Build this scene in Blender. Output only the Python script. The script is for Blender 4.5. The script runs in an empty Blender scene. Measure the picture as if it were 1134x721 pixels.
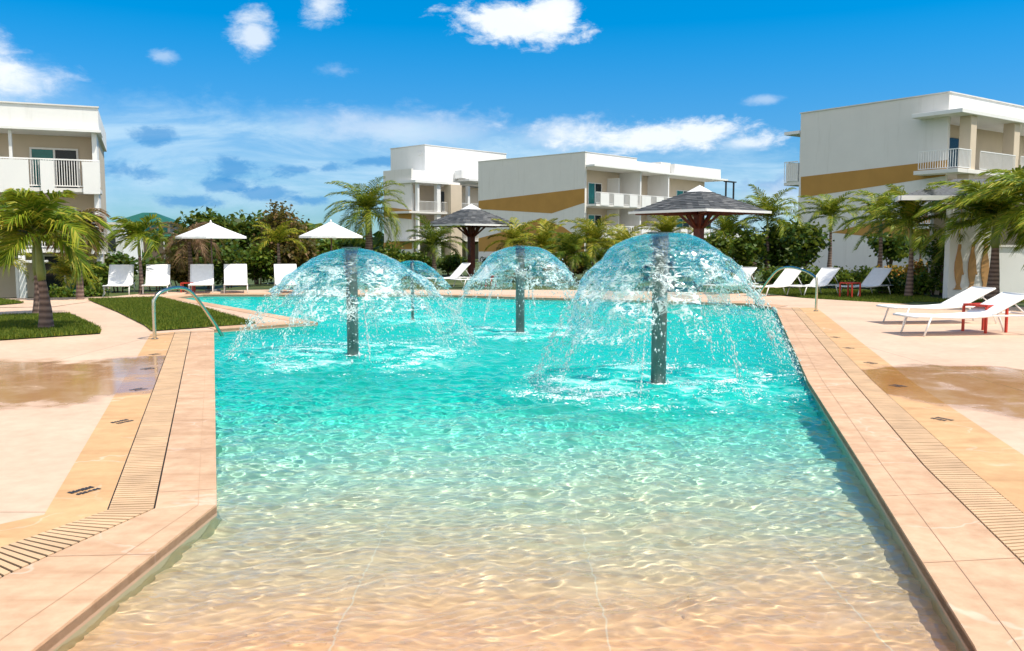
import bpy, bmesh, math, random
import numpy as np
from mathutils import Vector, Matrix, noise
from mathutils.geometry import delaunay_2d_cdt

random.seed(7)
RNG = np.random.default_rng(7)
C = bpy.context.scene.collection
sc = bpy.context.scene
R = math.radians

# ------------------------------------------------------------------ camera
CAM_H = 1.6
PITCH = R(5.27)
FPX = 960.0
cam = bpy.data.objects.new('camera', bpy.data.cameras.new('camera'))
C.objects.link(cam)
sc.camera = cam
cam.location = (0, 0, CAM_H)
cam.rotation_euler = (R(90) - PITCH, 0, 0)
cam.data.sensor_width = 36
cam.data.lens = 36 * FPX / 1134
cam.data.clip_start = 0.05
cam.data.clip_end = 9000

# ------------------------------------------------------------------ sun and sky
SUN_EL, SUN_AZ = R(61), R(114)          # azimuth clockwise from the view direction
sd = Vector((math.sin(SUN_AZ) * math.cos(SUN_EL), math.cos(SUN_AZ) * math.cos(SUN_EL), math.sin(SUN_EL)))
sl = bpy.data.lights.new('sun', 'SUN')
sl.energy = 4.3
sl.angle = R(0.5)
sl.color = (1.0, 0.93, 0.80)
sl.cycles.is_caustics_light = True
so = bpy.data.objects.new('sun', sl)
C.objects.link(so)
so.rotation_euler = sd.to_track_quat('Z', 'Y').to_euler()

W = bpy.data.worlds.new('World')
sc.world = W
W.use_nodes = True


class NT:
    """tiny node-tree writer"""
    def __init__(s, tree):
        s.t = tree
    def n(s, kind, **kw):
        nd = s.t.nodes.new(kind)
        for k, v in kw.items():
            setattr(nd, k, v)
        return nd
    def l(s, a, b):
        s.t.links.new(a, b)
    def put(s, sock, v):
        if isinstance(v, bpy.types.NodeSocket):
            s.l(v, sock)
        else:
            sock.default_value = v
    def m(s, op, a, b=None, c=None, clamp=False):
        nd = s.n('ShaderNodeMath', operation=op, use_clamp=clamp)
        s.put(nd.inputs[0], a)
        if b is not None:
            s.put(nd.inputs[1], b)
        if c is not None:
            s.put(nd.inputs[2], c)
        return nd.outputs[0]
    def sstep(s, v, lo, hi, a=0.0, b=1.0):
        nd = s.n('ShaderNodeMapRange', interpolation_type='SMOOTHSTEP')
        s.put(nd.inputs[0], v)
        nd.inputs[1].default_value = lo
        nd.inputs[2].default_value = hi
        nd.inputs[3].default_value = a
        nd.inputs[4].default_value = b
        return nd.outputs[0]
    def mix(s, f, a, b, mode='MIX'):
        nd = s.n('ShaderNodeMix', data_type='RGBA', blend_type=mode)
        s.put(nd.inputs[0], f)
        s.put(nd.inputs[6], a)
        s.put(nd.inputs[7], b)
        return nd.outputs[2]
    def noise(s, vec, scale, detail=4.0, rough=0.55, dist=0.0):
        nd = s.n('ShaderNodeTexNoise')
        if vec is not None:
            s.l(vec, nd.inputs['Vector'])
        nd.inputs['Scale'].default_value = scale
        nd.inputs['Detail'].default_value = detail
        nd.inputs['Roughness'].default_value = rough
        nd.inputs['Distortion'].default_value = dist
        return nd.outputs[0]
    def ramp(s, f, stops):
        nd = s.n('ShaderNodeValToRGB')
        el = nd.color_ramp.elements
        while len(el) < len(stops):
            el.new(0.5)
        for e, (p, c) in zip(el, stops):
            e.position = p
            e.color = tuple(c) + (1,)
        s.l(f, nd.inputs[0])
        return nd.outputs[0]
    def comb(s, x, y, z):
        nd = s.n('ShaderNodeCombineXYZ')
        for i, v in enumerate((x, y, z)):
            s.put(nd.inputs[i], v)
        return nd.outputs[0]
    def sep(s, v):
        nd = s.n('ShaderNodeSeparateXYZ')
        s.l(v, nd.inputs[0])
        return nd.outputs


def rayd(px, py):
    u = (px - 567) / FPX
    v = (360.5 - py) / FPX
    d = Vector((u, math.cos(PITCH) + v * math.sin(PITCH), -math.sin(PITCH) + v * math.cos(PITCH)))
    return d / d.y


def G(px, py, z=0.0):
    d = rayd(px, py)
    t = (z - CAM_H) / d.z
    return Vector((d.x * t, t, z))


def D(px, py, Y):
    d = rayd(px, py)
    return Vector((d.x * Y, Y, CAM_H + d.z * Y))


def azel(px, py):
    d = rayd(px, py)
    return math.atan2(d.x, d.y), math.asin(d.z / d.length)


def sky():
    t = NT(W.node_tree)
    bg = W.node_tree.nodes['Background']
    bg.inputs[1].default_value = 0.14
    st = t.n('ShaderNodeTexSky', sky_type='NISHITA')
    st.sun_disc = False
    st.sun_elevation = SUN_EL
    st.sun_rotation = SUN_AZ
    st.air_density = 1.0
    st.dust_density = 0.0
    st.ozone_density = 3.0
    hs = t.n('ShaderNodeHueSaturation')
    hs.inputs['Hue'].default_value = 0.488
    hs.inputs['Saturation'].default_value = 1.6
    hs.inputs['Value'].default_value = 1.0
    t.l(st.outputs[0], hs.inputs['Color'])
    tc = t.n('ShaderNodeTexCoord')
    x, y, z = t.sep(tc.outputs['Generated'])
    az = t.m('ARCTAN2', x, y)
    el = t.m('ARCSINE', z)
    vec = t.comb(t.m('MULTIPLY', az, 1.0), t.m('MULTIPLY', el, 1.9), 0.0)
    n1 = t.m('SUBTRACT', t.noise(vec, 9.0, 6.0, 0.6, 0.3), 0.5)
    n2 = t.m('SUBTRACT', t.noise(vec, 30.0, 9.0, 0.68, 0.3), 0.5)
    nn = t.m('ADD', t.m('MULTIPLY', n1, 1.1), t.m('MULTIPLY', n2, 0.95))

    def blob(px, py, rx, ry, amp, soft):
        a0, e0 = azel(px, py)
        dx = t.m('DIVIDE', t.m('SUBTRACT', az, a0), rx / FPX)
        dy = t.m('DIVIDE', t.m('SUBTRACT', el, e0), ry / FPX)
        r = t.m('SQRT', t.m('ADD', t.m('MULTIPLY', dx, dx), t.m('MULTIPLY', dy, dy)))
        r = t.m('ADD', r, t.m('MULTIPLY', nn, amp))
        return t.sstep(r, 1.0, 1.0 - soft)
    base = t.mix(t.sstep(el, -0.02, 0.30), (0.19, 0.40, 0.64, 1), (0.78, 0.80, 0.90, 1))
    base = t.mix(1.0, hs.outputs[0], base, 'MULTIPLY')
    # thin pale bank: everything below a slanted, ragged line
    a1, e1 = azel(60, 88)
    a2, e2 = azel(840, 160)
    sl_ = (e2 - e1) / (a2 - a1)
    line = t.m('ADD', t.m('MULTIPLY', t.m('SUBTRACT', az, a1), sl_), e1)
    below = t.m('ADD', t.m('SUBTRACT', line, el), t.m('MULTIPLY', nn, 0.06))
    band_ = t.m('MULTIPLY', t.sstep(below, -0.012, 0.03), t.sstep(below, 0.15, 0.075, 0.22, 1.0))
    bank = t.m('MULTIPLY', band_, t.sstep(t.m('SUBTRACT', t.noise(t.comb(az, t.m('MULTIPLY', el, 4.5), 3.0), 5.0, 7.0, 0.62, 0.6), 0.5), -0.16, 0.16, 0.25, 1.0))
    col = t.mix(t.m('MULTIPLY', bank, 0.82), base, (3.3, 4.7, 5.8, 1))
    # blue-grey puffs low in the bank
    for (px, py, rx, ry) in ((300, 215, 40, 8), (240, 205, 36, 8), (345, 222, 30, 7), (205, 222, 40, 9), (175, 150, 24, 12), (262, 184, 42, 15), (328, 188, 34, 9), (418, 179, 30, 6), (365, 186, 24, 7), (150, 190, 40, 12), (870, 205, 60, 14)):
        col = t.mix(t.m('MULTIPLY', blob(px, py, rx, ry, 2.4, 0.7), 0.7), col, (0.35, 1.9, 4.2, 1))
    # white clouds
    for (px, py, rx, ry, amp, soft, k) in (
            (570, 27, 86, 27, 1.5, 0.6, 0.95), (610, 14, 44, 20, 1.4, 0.6, 0.92), (280, 34, 27, 28, 1.8, 0.9, 0.7), (356, 8, 30, 22, 1.7, 0.9, 0.75),
            (180, 62, 18, 10, 2.0, 1.0, 0.35), (20, 85, 60, 30, 1.4, 1.0, 0.85), (-20, 60, 60, 34, 1.4, 1.0, 0.85),
            (740, 150, 124, 21, 1.6, 0.7, 0.92), (640, 148, 90, 22, 1.6, 1.0, 0.6), (440, 140, 150, 28, 1.5, 1.0, 0.45), (820, 158, 40, 12, 1.3, 0.9, 0.7),
            (860, 220, 60, 34, 1.6, 1.0, 0.42), (900, 250, 60, 30, 1.6, 1.0, 0.3), (848, 110, 26, 7, 1.5, 1.0, 0.35), (370, 78, 30, 10, 1.8, 1.0, 0.25)):
        col = t.mix(t.m('MULTIPLY', blob(px, py, rx, ry, amp, soft), k), col, (5.9, 6.2, 6.4, 1))
    # broken bright cloud added behind the viewer, neutral fill for walls facing it
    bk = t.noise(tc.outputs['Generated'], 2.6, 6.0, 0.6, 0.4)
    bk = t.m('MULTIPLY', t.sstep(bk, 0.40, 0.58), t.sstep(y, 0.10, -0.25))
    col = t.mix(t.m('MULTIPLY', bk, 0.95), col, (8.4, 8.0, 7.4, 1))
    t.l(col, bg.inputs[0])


sky()
sc.view_settings.view_transform = 'Standard'
sc.view_settings.look = 'None'
sc.view_settings.gamma = 1
sc.view_settings.use_curve_mapping = False
sc.view_settings.exposure = 0.30
sc.cycles.use_denoising = True
sc.cycles.max_bounces = 14
sc.cycles.transparent_max_bounces = 24
sc.cycles.transmission_bounces = 10
sc.cycles.sample_clamp_indirect = 6.0


# ------------------------------------------------------------------ materials
def mat(name):
    m = bpy.data.materials.new(name)
    m.use_nodes = True
    t = NT(m.node_tree)
    b = m.node_tree.nodes['Principled BSDF']
    return m, t, b


def objvec(t):
    return t.n('ShaderNodeTexCoord').outputs['Object']


def plain(name, c, rough=0.6, metal=0.0, var=0.08, scale=6.0, bump=0.0, bscale=60.0, spec=0.5):
    m, t, b = mat(name)
    v = objvec(t)
    f = t.noise(v, scale, 5.0)
    lo = tuple(x * (1 - var) for x in c)
    hi = tuple(min(1, x * (1 + var)) for x in c)
    t.l(t.ramp(f, [(0.3, lo), (0.7, hi)]), b.inputs['Base Color'])
    b.inputs['Roughness'].default_value = rough
    b.inputs['Metallic'].default_value = metal
    b.inputs['Specular IOR Level'].default_value = spec
    if bump:
        bp = t.n('ShaderNodeBump')
        bp.inputs['Strength'].default_value = bump
        bp.inputs['Distance'].default_value = 0.02
        t.l(t.noise(v, bscale, 4.0), bp.inputs['Height'])
        t.l(bp.outputs[0], b.inputs['Normal'])
    return m


def leafmat(name, stops, trans=0.3, rough=0.45):
    """leaf colour differs from leaf to leaf"""
    m, t, b = mat(name)
    g = t.n('ShaderNodeNewGeometry')
    col = t.ramp(g.outputs['Random Per Island'], stops)
    t.l(col, b.inputs['Base Color'])
    b.inputs['Roughness'].default_value = rough
    b.inputs['Specular IOR Level'].default_value = 0.22
    tr = t.n('ShaderNodeBsdfTranslucent')
    t.l(t.mix(0.5, col, (0.30, 0.32, 0.03, 1)), tr.inputs[0])
    mx = t.n('ShaderNodeMixShader')
    mx.inputs[0].default_value = trans
    t.l(b.outputs[0], mx.inputs[1])
    t.l(tr.outputs[0], mx.inputs[2])
    t.l(mx.outputs[0], m.node_tree.nodes['Material Output'].inputs[0])
    return m


M = {}
def stucco(name, c, streak):
    m, t, b = mat(name)
    v = objvec(t)
    x, y, z = t.sep(v)
    f = t.noise(v, 0.8, 6, 0.6)
    col = t.ramp(f, [(0.3, tuple(q * .95 for q in c)), (0.7, c)])
    sv = t.comb(t.m('MULTIPLY', x, 2.6), t.m('MULTIPLY', y, 2.6), t.m('MULTIPLY', z, 0.22))
    s_ = t.sstep(t.noise(sv, 1.0, 6, 0.65), 0.52, 0.78)
    col = t.mix(t.m('MULTIPLY', s_, streak), col, (c[0] * .55, c[1] * .53, c[2] * .48, 1))
    t.l(col, b.inputs['Base Color'])
    b.inputs['Roughness'].default_value = 0.85
    bp = t.n('ShaderNodeBump')
    bp.inputs['Strength'].default_value = 0.2
    bp.inputs['Distance'].default_value = 0.02
    t.l(t.noise(v, 40, 4), bp.inputs['Height'])
    t.l(bp.outputs[0], b.inputs['Normal'])
    return m


M['white_wall'] = stucco('white_wall', (0.80, 0.80, 0.79), 0.22)
M['grey_wall'] = stucco('grey_wall', (0.74, 0.72, 0.68), 0.28)
M['tan_wall'] = plain('tan_wall', (0.62, 0.52, 0.40), 0.85, var=0.05, scale=0.8)
M['ochre_band'] = plain('ochre_band', (0.44, 0.235, 0.055), 0.85, var=0.07, scale=0.9)
M['white_metal'] = plain('white_metal', (0.80, 0.79, 0.77), 0.35, var=0.03)
M['white_fabric'] = plain('white_fabric', (0.82, 0.82, 0.83), 0.75, var=0.04, scale=9, bump=0.2, bscale=300)
M['glass_dark'] = plain('glass_dark', (0.012, 0.02, 0.024), 0.06, var=0.3, scale=0.6, spec=.25)
M['glass_teal'] = plain('glass_teal', (0.02, 0.17, 0.16), 0.08, var=0.3, scale=0.6, spec=.3)
M['door_dark'] = plain('door_dark', (0.03, 0.03, 0.03), 0.5)
M['pale_slab'] = plain('slab', (0.72, 0.70, 0.67), 0.8, var=0.06, scale=1.5)  # one even off-white for slabs, roof copings and counter
M['red_metal'] = plain('red_metal', (0.52, 0.035, 0.015), 0.4, var=0.1)
M['steel'] = plain('steel', (0.62, 0.56, 0.44), 0.22, metal=1.0, var=0.08)
M['pole'] = plain('pole_metal', (0.15, 0.17, 0.165), 0.4, metal=0.3, var=0.2, scale=5)
M['plate'] = plain('plate', (0.10, 0.16, 0.17), 0.25, metal=0.6)
M['redwood'] = plain('redwood', (0.13, 0.026, 0.014), 0.5, var=0.3, scale=8, bump=0.3, bscale=40)
M['umb_pole'] = plain('umbrella_pole', (0.10, 0.06, 0.045), 0.5)
M['green_roof'] = plain('green_roof', (0.018, 0.11, 0.075), 0.5, var=0.12)
M['pink_wall'] = plain('pink_wall', (0.52, 0.36, 0.28), 0.85)
M['sculpt'] = plain('relief', (0.50, 0.27, 0.10), 0.6, var=0.12, scale=5)
M['gutter'] = plain('gutter', (0.012, 0.010, 0.008), 0.8)
M['mark'] = plain('mark', (0.035, 0.035, 0.04), 0.6, var=0.4, scale=60)
M['bark'] = plain('bark', (0.16, 0.11, 0.085), 0.9, var=0.3, scale=9, bump=0.5, bscale=25)
M['crownshaft'] = plain('crownshaft', (0.16, 0.20, 0.045), 0.5, var=0.2, scale=5)


def trunkmat():
    m, t, b = mat('palm_trunk')
    v = objvec(t)
    x, y, z = t.sep(v)
    w = t.n('ShaderNodeTexWave', wave_type='BANDS', bands_direction='Z')
    t.l(v, w.inputs[0])
    w.inputs['Scale'].default_value = 2.6
    w.inputs['Distortion'].default_value = 1.5
    w.inputs['Detail'].default_value = 3
    f = t.m('ADD', t.m('MULTIPLY', w.outputs[1], 0.6), t.m('MULTIPLY', t.noise(v, 14, 4), 0.4))
    t.l(t.ramp(f, [(0.2, (0.10, 0.062, 0.05)), (0.8, (0.25, 0.17, 0.135))]), b.inputs['Base Color'])
    b.inputs['Roughness'].default_value = 0.85
    bp = t.n('ShaderNodeBump')
    bp.inputs['Strength'].default_value = 0.5
    bp.inputs['Distance'].default_value = 0.02
    t.l(f, bp.inputs['Height'])
    t.l(bp.outputs[0], b.inputs['Normal'])
    return m


M['trunk'] = trunkmat()
M['palm_leaf'] = leafmat('palm_leaf', [(0.0, (0.045, 0.10, 0.008)), (0.4, (0.13, 0.21, 0.012)), (0.78, (0.29, 0.34, 0.022)), (1.0, (0.48, 0.40, 0.06))])
M['palm_leaf_yellow'] = leafmat('palm_leaf_yellow', [(0.0, (0.07, 0.12, 0.010)), (0.45, (0.22, 0.26, 0.016)), (0.8, (0.42, 0.38, 0.03)), (1.0, (0.62, 0.47, 0.08))])
M['palm_leaf_green'] = leafmat('palm_leaf_green', [(0.0, (0.03, 0.08, 0.008)), (0.55, (0.085, 0.15, 0.014)), (1.0, (0.26, 0.27, 0.03))])
M['leaf_dark'] = leafmat('leaf_dark', [(0.0, (0.02, 0.055, 0.010)), (0.6, (0.05, 0.11, 0.016)), (1.0, (0.15, 0.19, 0.03))])
M['leaf_mid'] = leafmat('leaf_mid', [(0.0, (0.03, 0.08, 0.010)), (0.6, (0.09, 0.16, 0.018)), (1.0, (0.24, 0.27, 0.04))])
M['leaf_brown'] = leafmat('leaf_brown', [(0.0, (0.05, 0.055, 0.015)), (0.5, (0.11, 0.085, 0.025)), (1.0, (0.22, 0.12, 0.045))])
M['leaf_dry'] = leafmat('leaf_dry', [(0.0, (0.09, 0.05, 0.03)), (0.6, (0.20, 0.11, 0.06)), (1.0, (0.34, 0.22, 0.12))])
M['leaf_croton'] = leafmat('leaf_croton', [(0.0, (0.06, 0.10, 0.02)), (0.4, (0.30, 0.22, 0.03)), (0.75, (0.55, 0.28, 0.04)), (1.0, (0.42, 0.07, 0.02))])
M['grass_blade'] = leafmat('grass_blade', [(0.0, (0.045, 0.085, 0.007)), (0.6, (0.11, 0.165, 0.012)), (1.0, (0.24, 0.24, 0.03))], 0.2, 0.6)


def grassmat():
    m, t, b = mat('lawn')
    v = objvec(t)
    f = t.m('ADD', t.m('MULTIPLY', t.noise(v, 1.1, 5), 0.6), t.m('MULTIPLY', t.noise(v, 22, 4), 0.4))
    t.l(t.ramp(f, [(0.3, (0.035, 0.065, 0.007)), (0.55, (0.08, 0.125, 0.012)), (0.75, (0.17, 0.17, 0.035))]), b.inputs['Base Color'])
    b.inputs['Roughness'].default_value = 0.95
    return m


M['lawn'] = grassmat()


def groundmat():
    m, t, b = mat('ground')
    v = objvec(t)
    f = t.m('ADD', t.m('MULTIPLY', t.noise(v, 0.25, 5), 0.6), t.m('MULTIPLY', t.noise(v, 9, 4), 0.4))
    t.l(t.ramp(f, [(0.35, (0.03, 0.055, 0.012)), (0.55, (0.07, 0.10, 0.02)), (0.75, (0.19, 0.15, 0.07))]), b.inputs['Base Color'])
    b.inputs['Roughness'].default_value = 0.95
    return m


M['ground'] = groundmat()


def deckmat(name, base, alt, wet=True, lines=0.0, joint=None):
    """cast peach concrete, stamped; puddled where people drip"""
    m, t, b = mat(name)
    v = objvec(t)
    x, y, z = t.sep(v)
    f = t.m('ADD', t.m('MULTIPLY', t.noise(v, 0.7, 6, 0.6), 0.55), t.m('MULTIPLY', t.noise(v, 7.0, 5, 0.65), 0.45))
    col = t.ramp(f, [(0.36, alt), (0.60, base)])
    sv = t.comb(t.m('MULTIPLY', x, 0.5), t.m('MULTIPLY', y, 3.5), 0.0)
    if lines:
        s = t.noise(sv, 1.3, 6, 0.6, 0.8)
        col = t.mix(t.m('MULTIPLY', t.sstep(s, 0.45, 0.75), lines), col, (base[0] * 0.62, base[1] * 0.52, base[2] * 0.42, 1))
        cr = t.n('ShaderNodeTexVoronoi', feature='DISTANCE_TO_EDGE')
        cv = t.n('ShaderNodeVectorMath', operation='ADD')
        t.l(v, cv.inputs[0])
        t.l(t.comb(t.m('MULTIPLY', t.noise(v, 2.5, 3), 0.7), t.m('MULTIPLY', t.noise(v, 2.2, 3), 0.7), 0.0), cv.inputs[1])
        t.l(cv.outputs[0], cr.inputs['Vector'])
        cr.inputs['Scale'].default_value = 1.05
        vein = t.sstep(cr.outputs[0], 0.022, 0.004)
        vein = t.m('MULTIPLY', vein, t.sstep(t.noise(v, 1.3, 2), 0.45, 0.6))
        col = t.mix(t.m('MULTIPLY', vein, 0.28), col, (0.86, 0.72, 0.60, 1))
    rough = t.m('ADD', 0.55, t.m('MULTIPLY', f, 0.3))
    if wet:
        ws = None
        for (cx, cy, rx, ry) in ((-9.0, 10.1, 5.0, 2.4), (-5.1, 10.5, 1.4, 2.1), (8.2, 9.4, 3.8, 1.85), (5.5, 9.7, 1.7, 2.0)):
            dx = t.m('DIVIDE', t.m('SUBTRACT', x, cx), rx)
            dy = t.m('DIVIDE', t.m('SUBTRACT', y, cy), ry)
            r = t.m('SQRT', t.m('ADD', t.m('MULTIPLY', dx, dx), t.m('MULTIPLY', dy, dy)))
            r = t.m('ADD', r, t.m('MULTIPLY', t.m('SUBTRACT', t.noise(v, 0.9, 5, 0.6), 0.5), 0.9))
            k = t.sstep(r, 1.04, 0.84)
            ws = k if ws is None else t.m('MAXIMUM', ws, k)
        streak = t.sstep(t.noise(v, 1.7, 6, 0.65, 0.4), 0.3, 0.62, 0.5, 1.0)
        wsx = t.m('MULTIPLY', ws, streak)
        col = t.mix(t.m('MULTIPLY', wsx, 0.85), col, (base[0] * 0.66, base[1] * 0.44, base[2] * 0.24, 1))
        rough = t.m('SUBTRACT', rough, t.m('MULTIPLY', wsx, 0.85), clamp=True)
        rough = t.m('MAXIMUM', rough, 0.07)
    if joint:
        # saw-cut joints, axis-aligned grid
        jx = t.m('PINGPONG', t.m('ADD', x, 0.35), joint)
        jy = t.m('PINGPONG', t.m('ADD', y, 0.9), joint)
        j = t.sstep(t.m('MINIMUM', jx, jy), 0.010, 0.003)
        col = t.mix(t.m('MULTIPLY', j, 0.7), col, (0.20, 0.13, 0.08, 1))
    t.l(col, b.inputs['Base Color'])
    t.l(rough, b.inputs['Roughness'])
    bp = t.n('ShaderNodeBump')
    bp.inputs['Strength'].default_value = 0.25
    if wet:
        t.l(t.m('SUBTRACT', 0.25, t.m('MULTIPLY', ws, 0.2)), bp.inputs['Strength'])
    bp.inputs['Distance'].default_value = 0.006
    t.l(t.noise(v, 30, 5, 0.6), bp.inputs['Height'])
    t.l(bp.outputs[0], b.inputs['Normal'])
    return m


M['deck'] = deckmat('deck', (0.70, 0.50, 0.36), (0.58, 0.395, 0.27), joint=3.0)
M['tan_band'] = deckmat('tan_band', (0.68, 0.42, 0.205), (0.55, 0.31, 0.14), lines=0.5)
M['coping'] = deckmat('coping', (0.68, 0.445, 0.28), (0.47, 0.275, 0.155), wet=False, lines=0.5)
M['grate'] = plain('grate', (0.66, 0.43, 0.245), 0.6, var=0.15, scale=3)


def poolmat():
    """sand-coloured beach-entry tile running out into the turquoise of deep water, put into the floor colour"""
    m, t, b = mat('pool_finish')
    v = objvec(t)
    x, y, z = t.sep(v)
    n = t.noise(v, 0.6, 4)
    yy = t.m('ADD', y, t.m('MULTIPLY', t.m('SUBTRACT', n, 0.5), 1.6))
    f = t.sstep(yy, 2.6, 11.6)
    f = t.m('DIVIDE', t.m('SUBTRACT', yy, 3.3), 9.0, clamp=True)
    col = t.ramp(f, [(0.0, (0.90, 0.50, 0.27)), (0.07, (0.82, 0.52, 0.31)), (0.2, (0.62, 0.58, 0.42)), (0.38, (0.42, 0.64, 0.52)), (0.55, (0.14, 0.76, 0.62)), (0.72, (0.004, 0.84, 0.67)), (1.0, (0.0, 0.88, 0.72))])  # turquoise stops paint the tint of deeper water onto the floor
    sv = t.comb(t.m('MULTIPLY', x, 0.6), t.m('MULTIPLY', y, 4.0), 0.0)
    s = t.noise(sv, 1.2, 5, 0.6, 0.6)
    col = t.mix(t.m('MULTIPLY', t.sstep(s, 0.35, 0.75), t.m('MULTIPLY', t.m('SUBTRACT', 1.0, f), 0.5)), col, (0.90, 0.62, 0.42, 1))
    s2_ = t.noise(t.comb(t.m('MULTIPLY', x, 1.1), t.m('MULTIPLY', y, 7.0), 5.0), 1.6, 6, 0.65, 0.5)
    col = t.mix(t.m('MULTIPLY', t.sstep(s2_, 0.48, 0.70), t.m('MULTIPLY', t.m('SUBTRACT', 1.0, f), 0.5)), col, (0.46, 0.27, 0.15, 1))
    jx = t.m('PINGPONG', t.m('ADD', x, 0.78), 0.6)
    j = t.m('MULTIPLY', t.sstep(jx, 0.007, 0.002), t.sstep(f, 0.55, 0.2))
    col = t.mix(t.m('MULTIPLY', j, 0.5), col, (0.85, 0.78, 0.66, 1))
    t.l(col, b.inputs['Base Color'])
    b.inputs['Roughness'].default_value = 0.6
    return m


M['pool'] = poolmat()


def poolwallmat():
    m, t, b = mat('pool_wall')
    v = objvec(t)
    x, y, z = t.sep(v)
    br = t.noise(v, 12, 3)
    f = t.sstep(y, 3.5, 9.5)
    col = t.mix(f, (0.42, 0.37, 0.23, 1), (0.01, 0.36, 0.31, 1))
    col = t.mix(t.sstep(z, -0.065, -0.055), col, (0.60, 0.38, 0.26, 1))
    col = t.mix(t.m('MULTIPLY', br, 0.3), col, (0.07, 0.14, 0.10, 1))
    t.l(col, b.inputs['Base Color'])
    b.inputs['Roughness'].default_value = 0.4
    return m


M['pool_wall'] = poolwallmat()


def watermat():
    """clear water; milky with fine bubbles where the fountains churn it"""
    m, t, b = mat('water')
    m.node_tree.nodes.remove(b)
    g = t.n('ShaderNodeBsdfGlass')
    g.inputs['IOR'].default_value = 1.33
    g.inputs['Roughness'].default_value = 0.0
    g.inputs['Color'].default_value = (0.94, 1.0, 0.985, 1)
    v = objvec(t)
    x, y, z = t.sep(v)
    tot = None
    for key, rad in (('big', 2.3), ('left', 2.6), ('mid', 2.2), ('far', 1.8)):
        cx, cy = POLES[key]
        d = t.n('ShaderNodeVectorMath', operation='DISTANCE')
        t.l(t.comb(x, y, 0.0), d.inputs[0])
        d.inputs[1].default_value = (cx, cy, 0)
        k = t.sstep(t.m('DIVIDE', d.outputs[1 if len(d.outputs) > 1 else 0], rad), 1.25, 0.35)
        tot = k if tot is None else t.m('MAXIMUM', tot, k)
    n = t.noise(v, 1.1, 6, 0.62, 0.3)
    n2 = t.noise(v, 5.5, 5, 0.65, 0.2)
    f = t.m('MULTIPLY', tot, t.sstep(t.m('ADD', t.m('MULTIPLY', n, 0.7), t.m('MULTIPLY', n2, 0.3)), 0.30, 0.66, 0.25, 0.85))
    # a fainter milkiness drifts over the whole deep end
    f = t.m('MAXIMUM', f, t.m('MULTIPLY', t.sstep(y, 8.0, 13.0), 0.38))
    white = t.m('MULTIPLY', tot, t.sstep(t.m('ADD', t.m('MULTIPLY', n, 0.45), t.m('MULTIPLY', n2, 0.55)), 0.48, 0.64))
    df = t.n('ShaderNodeBsdfDiffuse')
    t.l(t.mix(white, (0.02, 0.64, 0.56, 1), (0.55, 0.86, 0.83, 1)), df.inputs[0])
    mx = t.n('ShaderNodeMixShader')
    t.l(f, mx.inputs[0])
    t.l(g.outputs[0], mx.inputs[1])
    t.l(df.outputs[0], mx.inputs[2])
    t.l(mx.outputs[0], m.node_tree.nodes['Material Output'].inputs[0])
    return m




def sheetmat():
    """falling sheet of water: clear, wrinkled, with thin aerated white streaks towards its torn rim"""
    m, t, b = mat('water_sheet')
    v = objvec(t)
    x, y, z = t.sep(v)
    b.inputs['Base Color'].default_value = (0.95, 1.0, 0.995, 1)
    b.inputs['Roughness'].default_value = 0.02
    b.inputs['IOR'].default_value = 1.33
    b.inputs['Transmission Weight'].default_value = 1.0
    tp = t.n('ShaderNodeBsdfTransparent')
    tp.inputs[0].default_value = (0.975, 1.0, 0.995, 1)
    lw = t.n('ShaderNodeLayerWeight')
    lw.inputs[0].default_value = 0.35
    mx = t.n('ShaderNodeMixShader')
    t.l(t.m('ADD', 0.16, t.m('MULTIPLY', t.m('POWER', lw.outputs['Facing'], 1.6), 0.5), clamp=True), mx.inputs[0])
    t.l(tp.outputs[0], mx.inputs[1])
    t.l(b.outputs[0], mx.inputs[2])
    r = t.m('SQRT', t.m('ADD', t.m('MULTIPLY', x, x), t.m('MULTIPLY', y, y)))
    low = t.sstep(r, 0.30, 1.05)
    flat = t.comb(t.m('MULTIPLY', x, 0.8), t.m('MULTIPLY', y, 0.8), t.m('MULTIPLY', z, 2.6))

    def iso(vec, sc_, w, lo, hi):
        n = t.noise(vec, sc_, 3.0, 0.5, 0.7)
        d = t.m('ABSOLUTE', t.m('SUBTRACT', n, 0.5))
        g = t.sstep(t.noise(v, sc_ * 0.55, 3.0), lo, hi)
        return t.m('MULTIPLY', t.sstep(d, w, w * 0.25), g)
    k = t.m('MAXIMUM', iso(flat, 4.2, 0.020, 0.42, 0.55), iso(flat, 8.0, 0.030, 0.45, 0.6))
    k = t.m('MAXIMUM', k, iso(v, 6.5, 0.022, 0.45, 0.58))
    k = t.m('MAXIMUM', k, t.m('MULTIPLY', iso(v, 13.0, 0.035, 0.46, 0.62), t.sstep(r, 0.6, 1.1)))
    k = t.m('MULTIPLY', k, t.m('MULTIPLY', low, 0.62))
    fo = t.n('ShaderNodeBsdfPrincipled')
    fo.inputs['Base Color'].default_value = (0.84, 0.96, 0.95, 1)
    fo.inputs['Roughness'].default_value = 0.25
    m2 = t.n('ShaderNodeMixShader')
    t.l(k, m2.inputs[0])
    t.l(mx.outputs[0], m2.inputs[1])
    t.l(fo.outputs[0], m2.inputs[2])
    t.l(m2.outputs[0], m.node_tree.nodes['Material Output'].inputs[0])
    return m


M['sheet'] = sheetmat()
M['froth'] = plain('froth', (0.78, 0.93, 0.92), 0.3, var=0.05)


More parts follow.
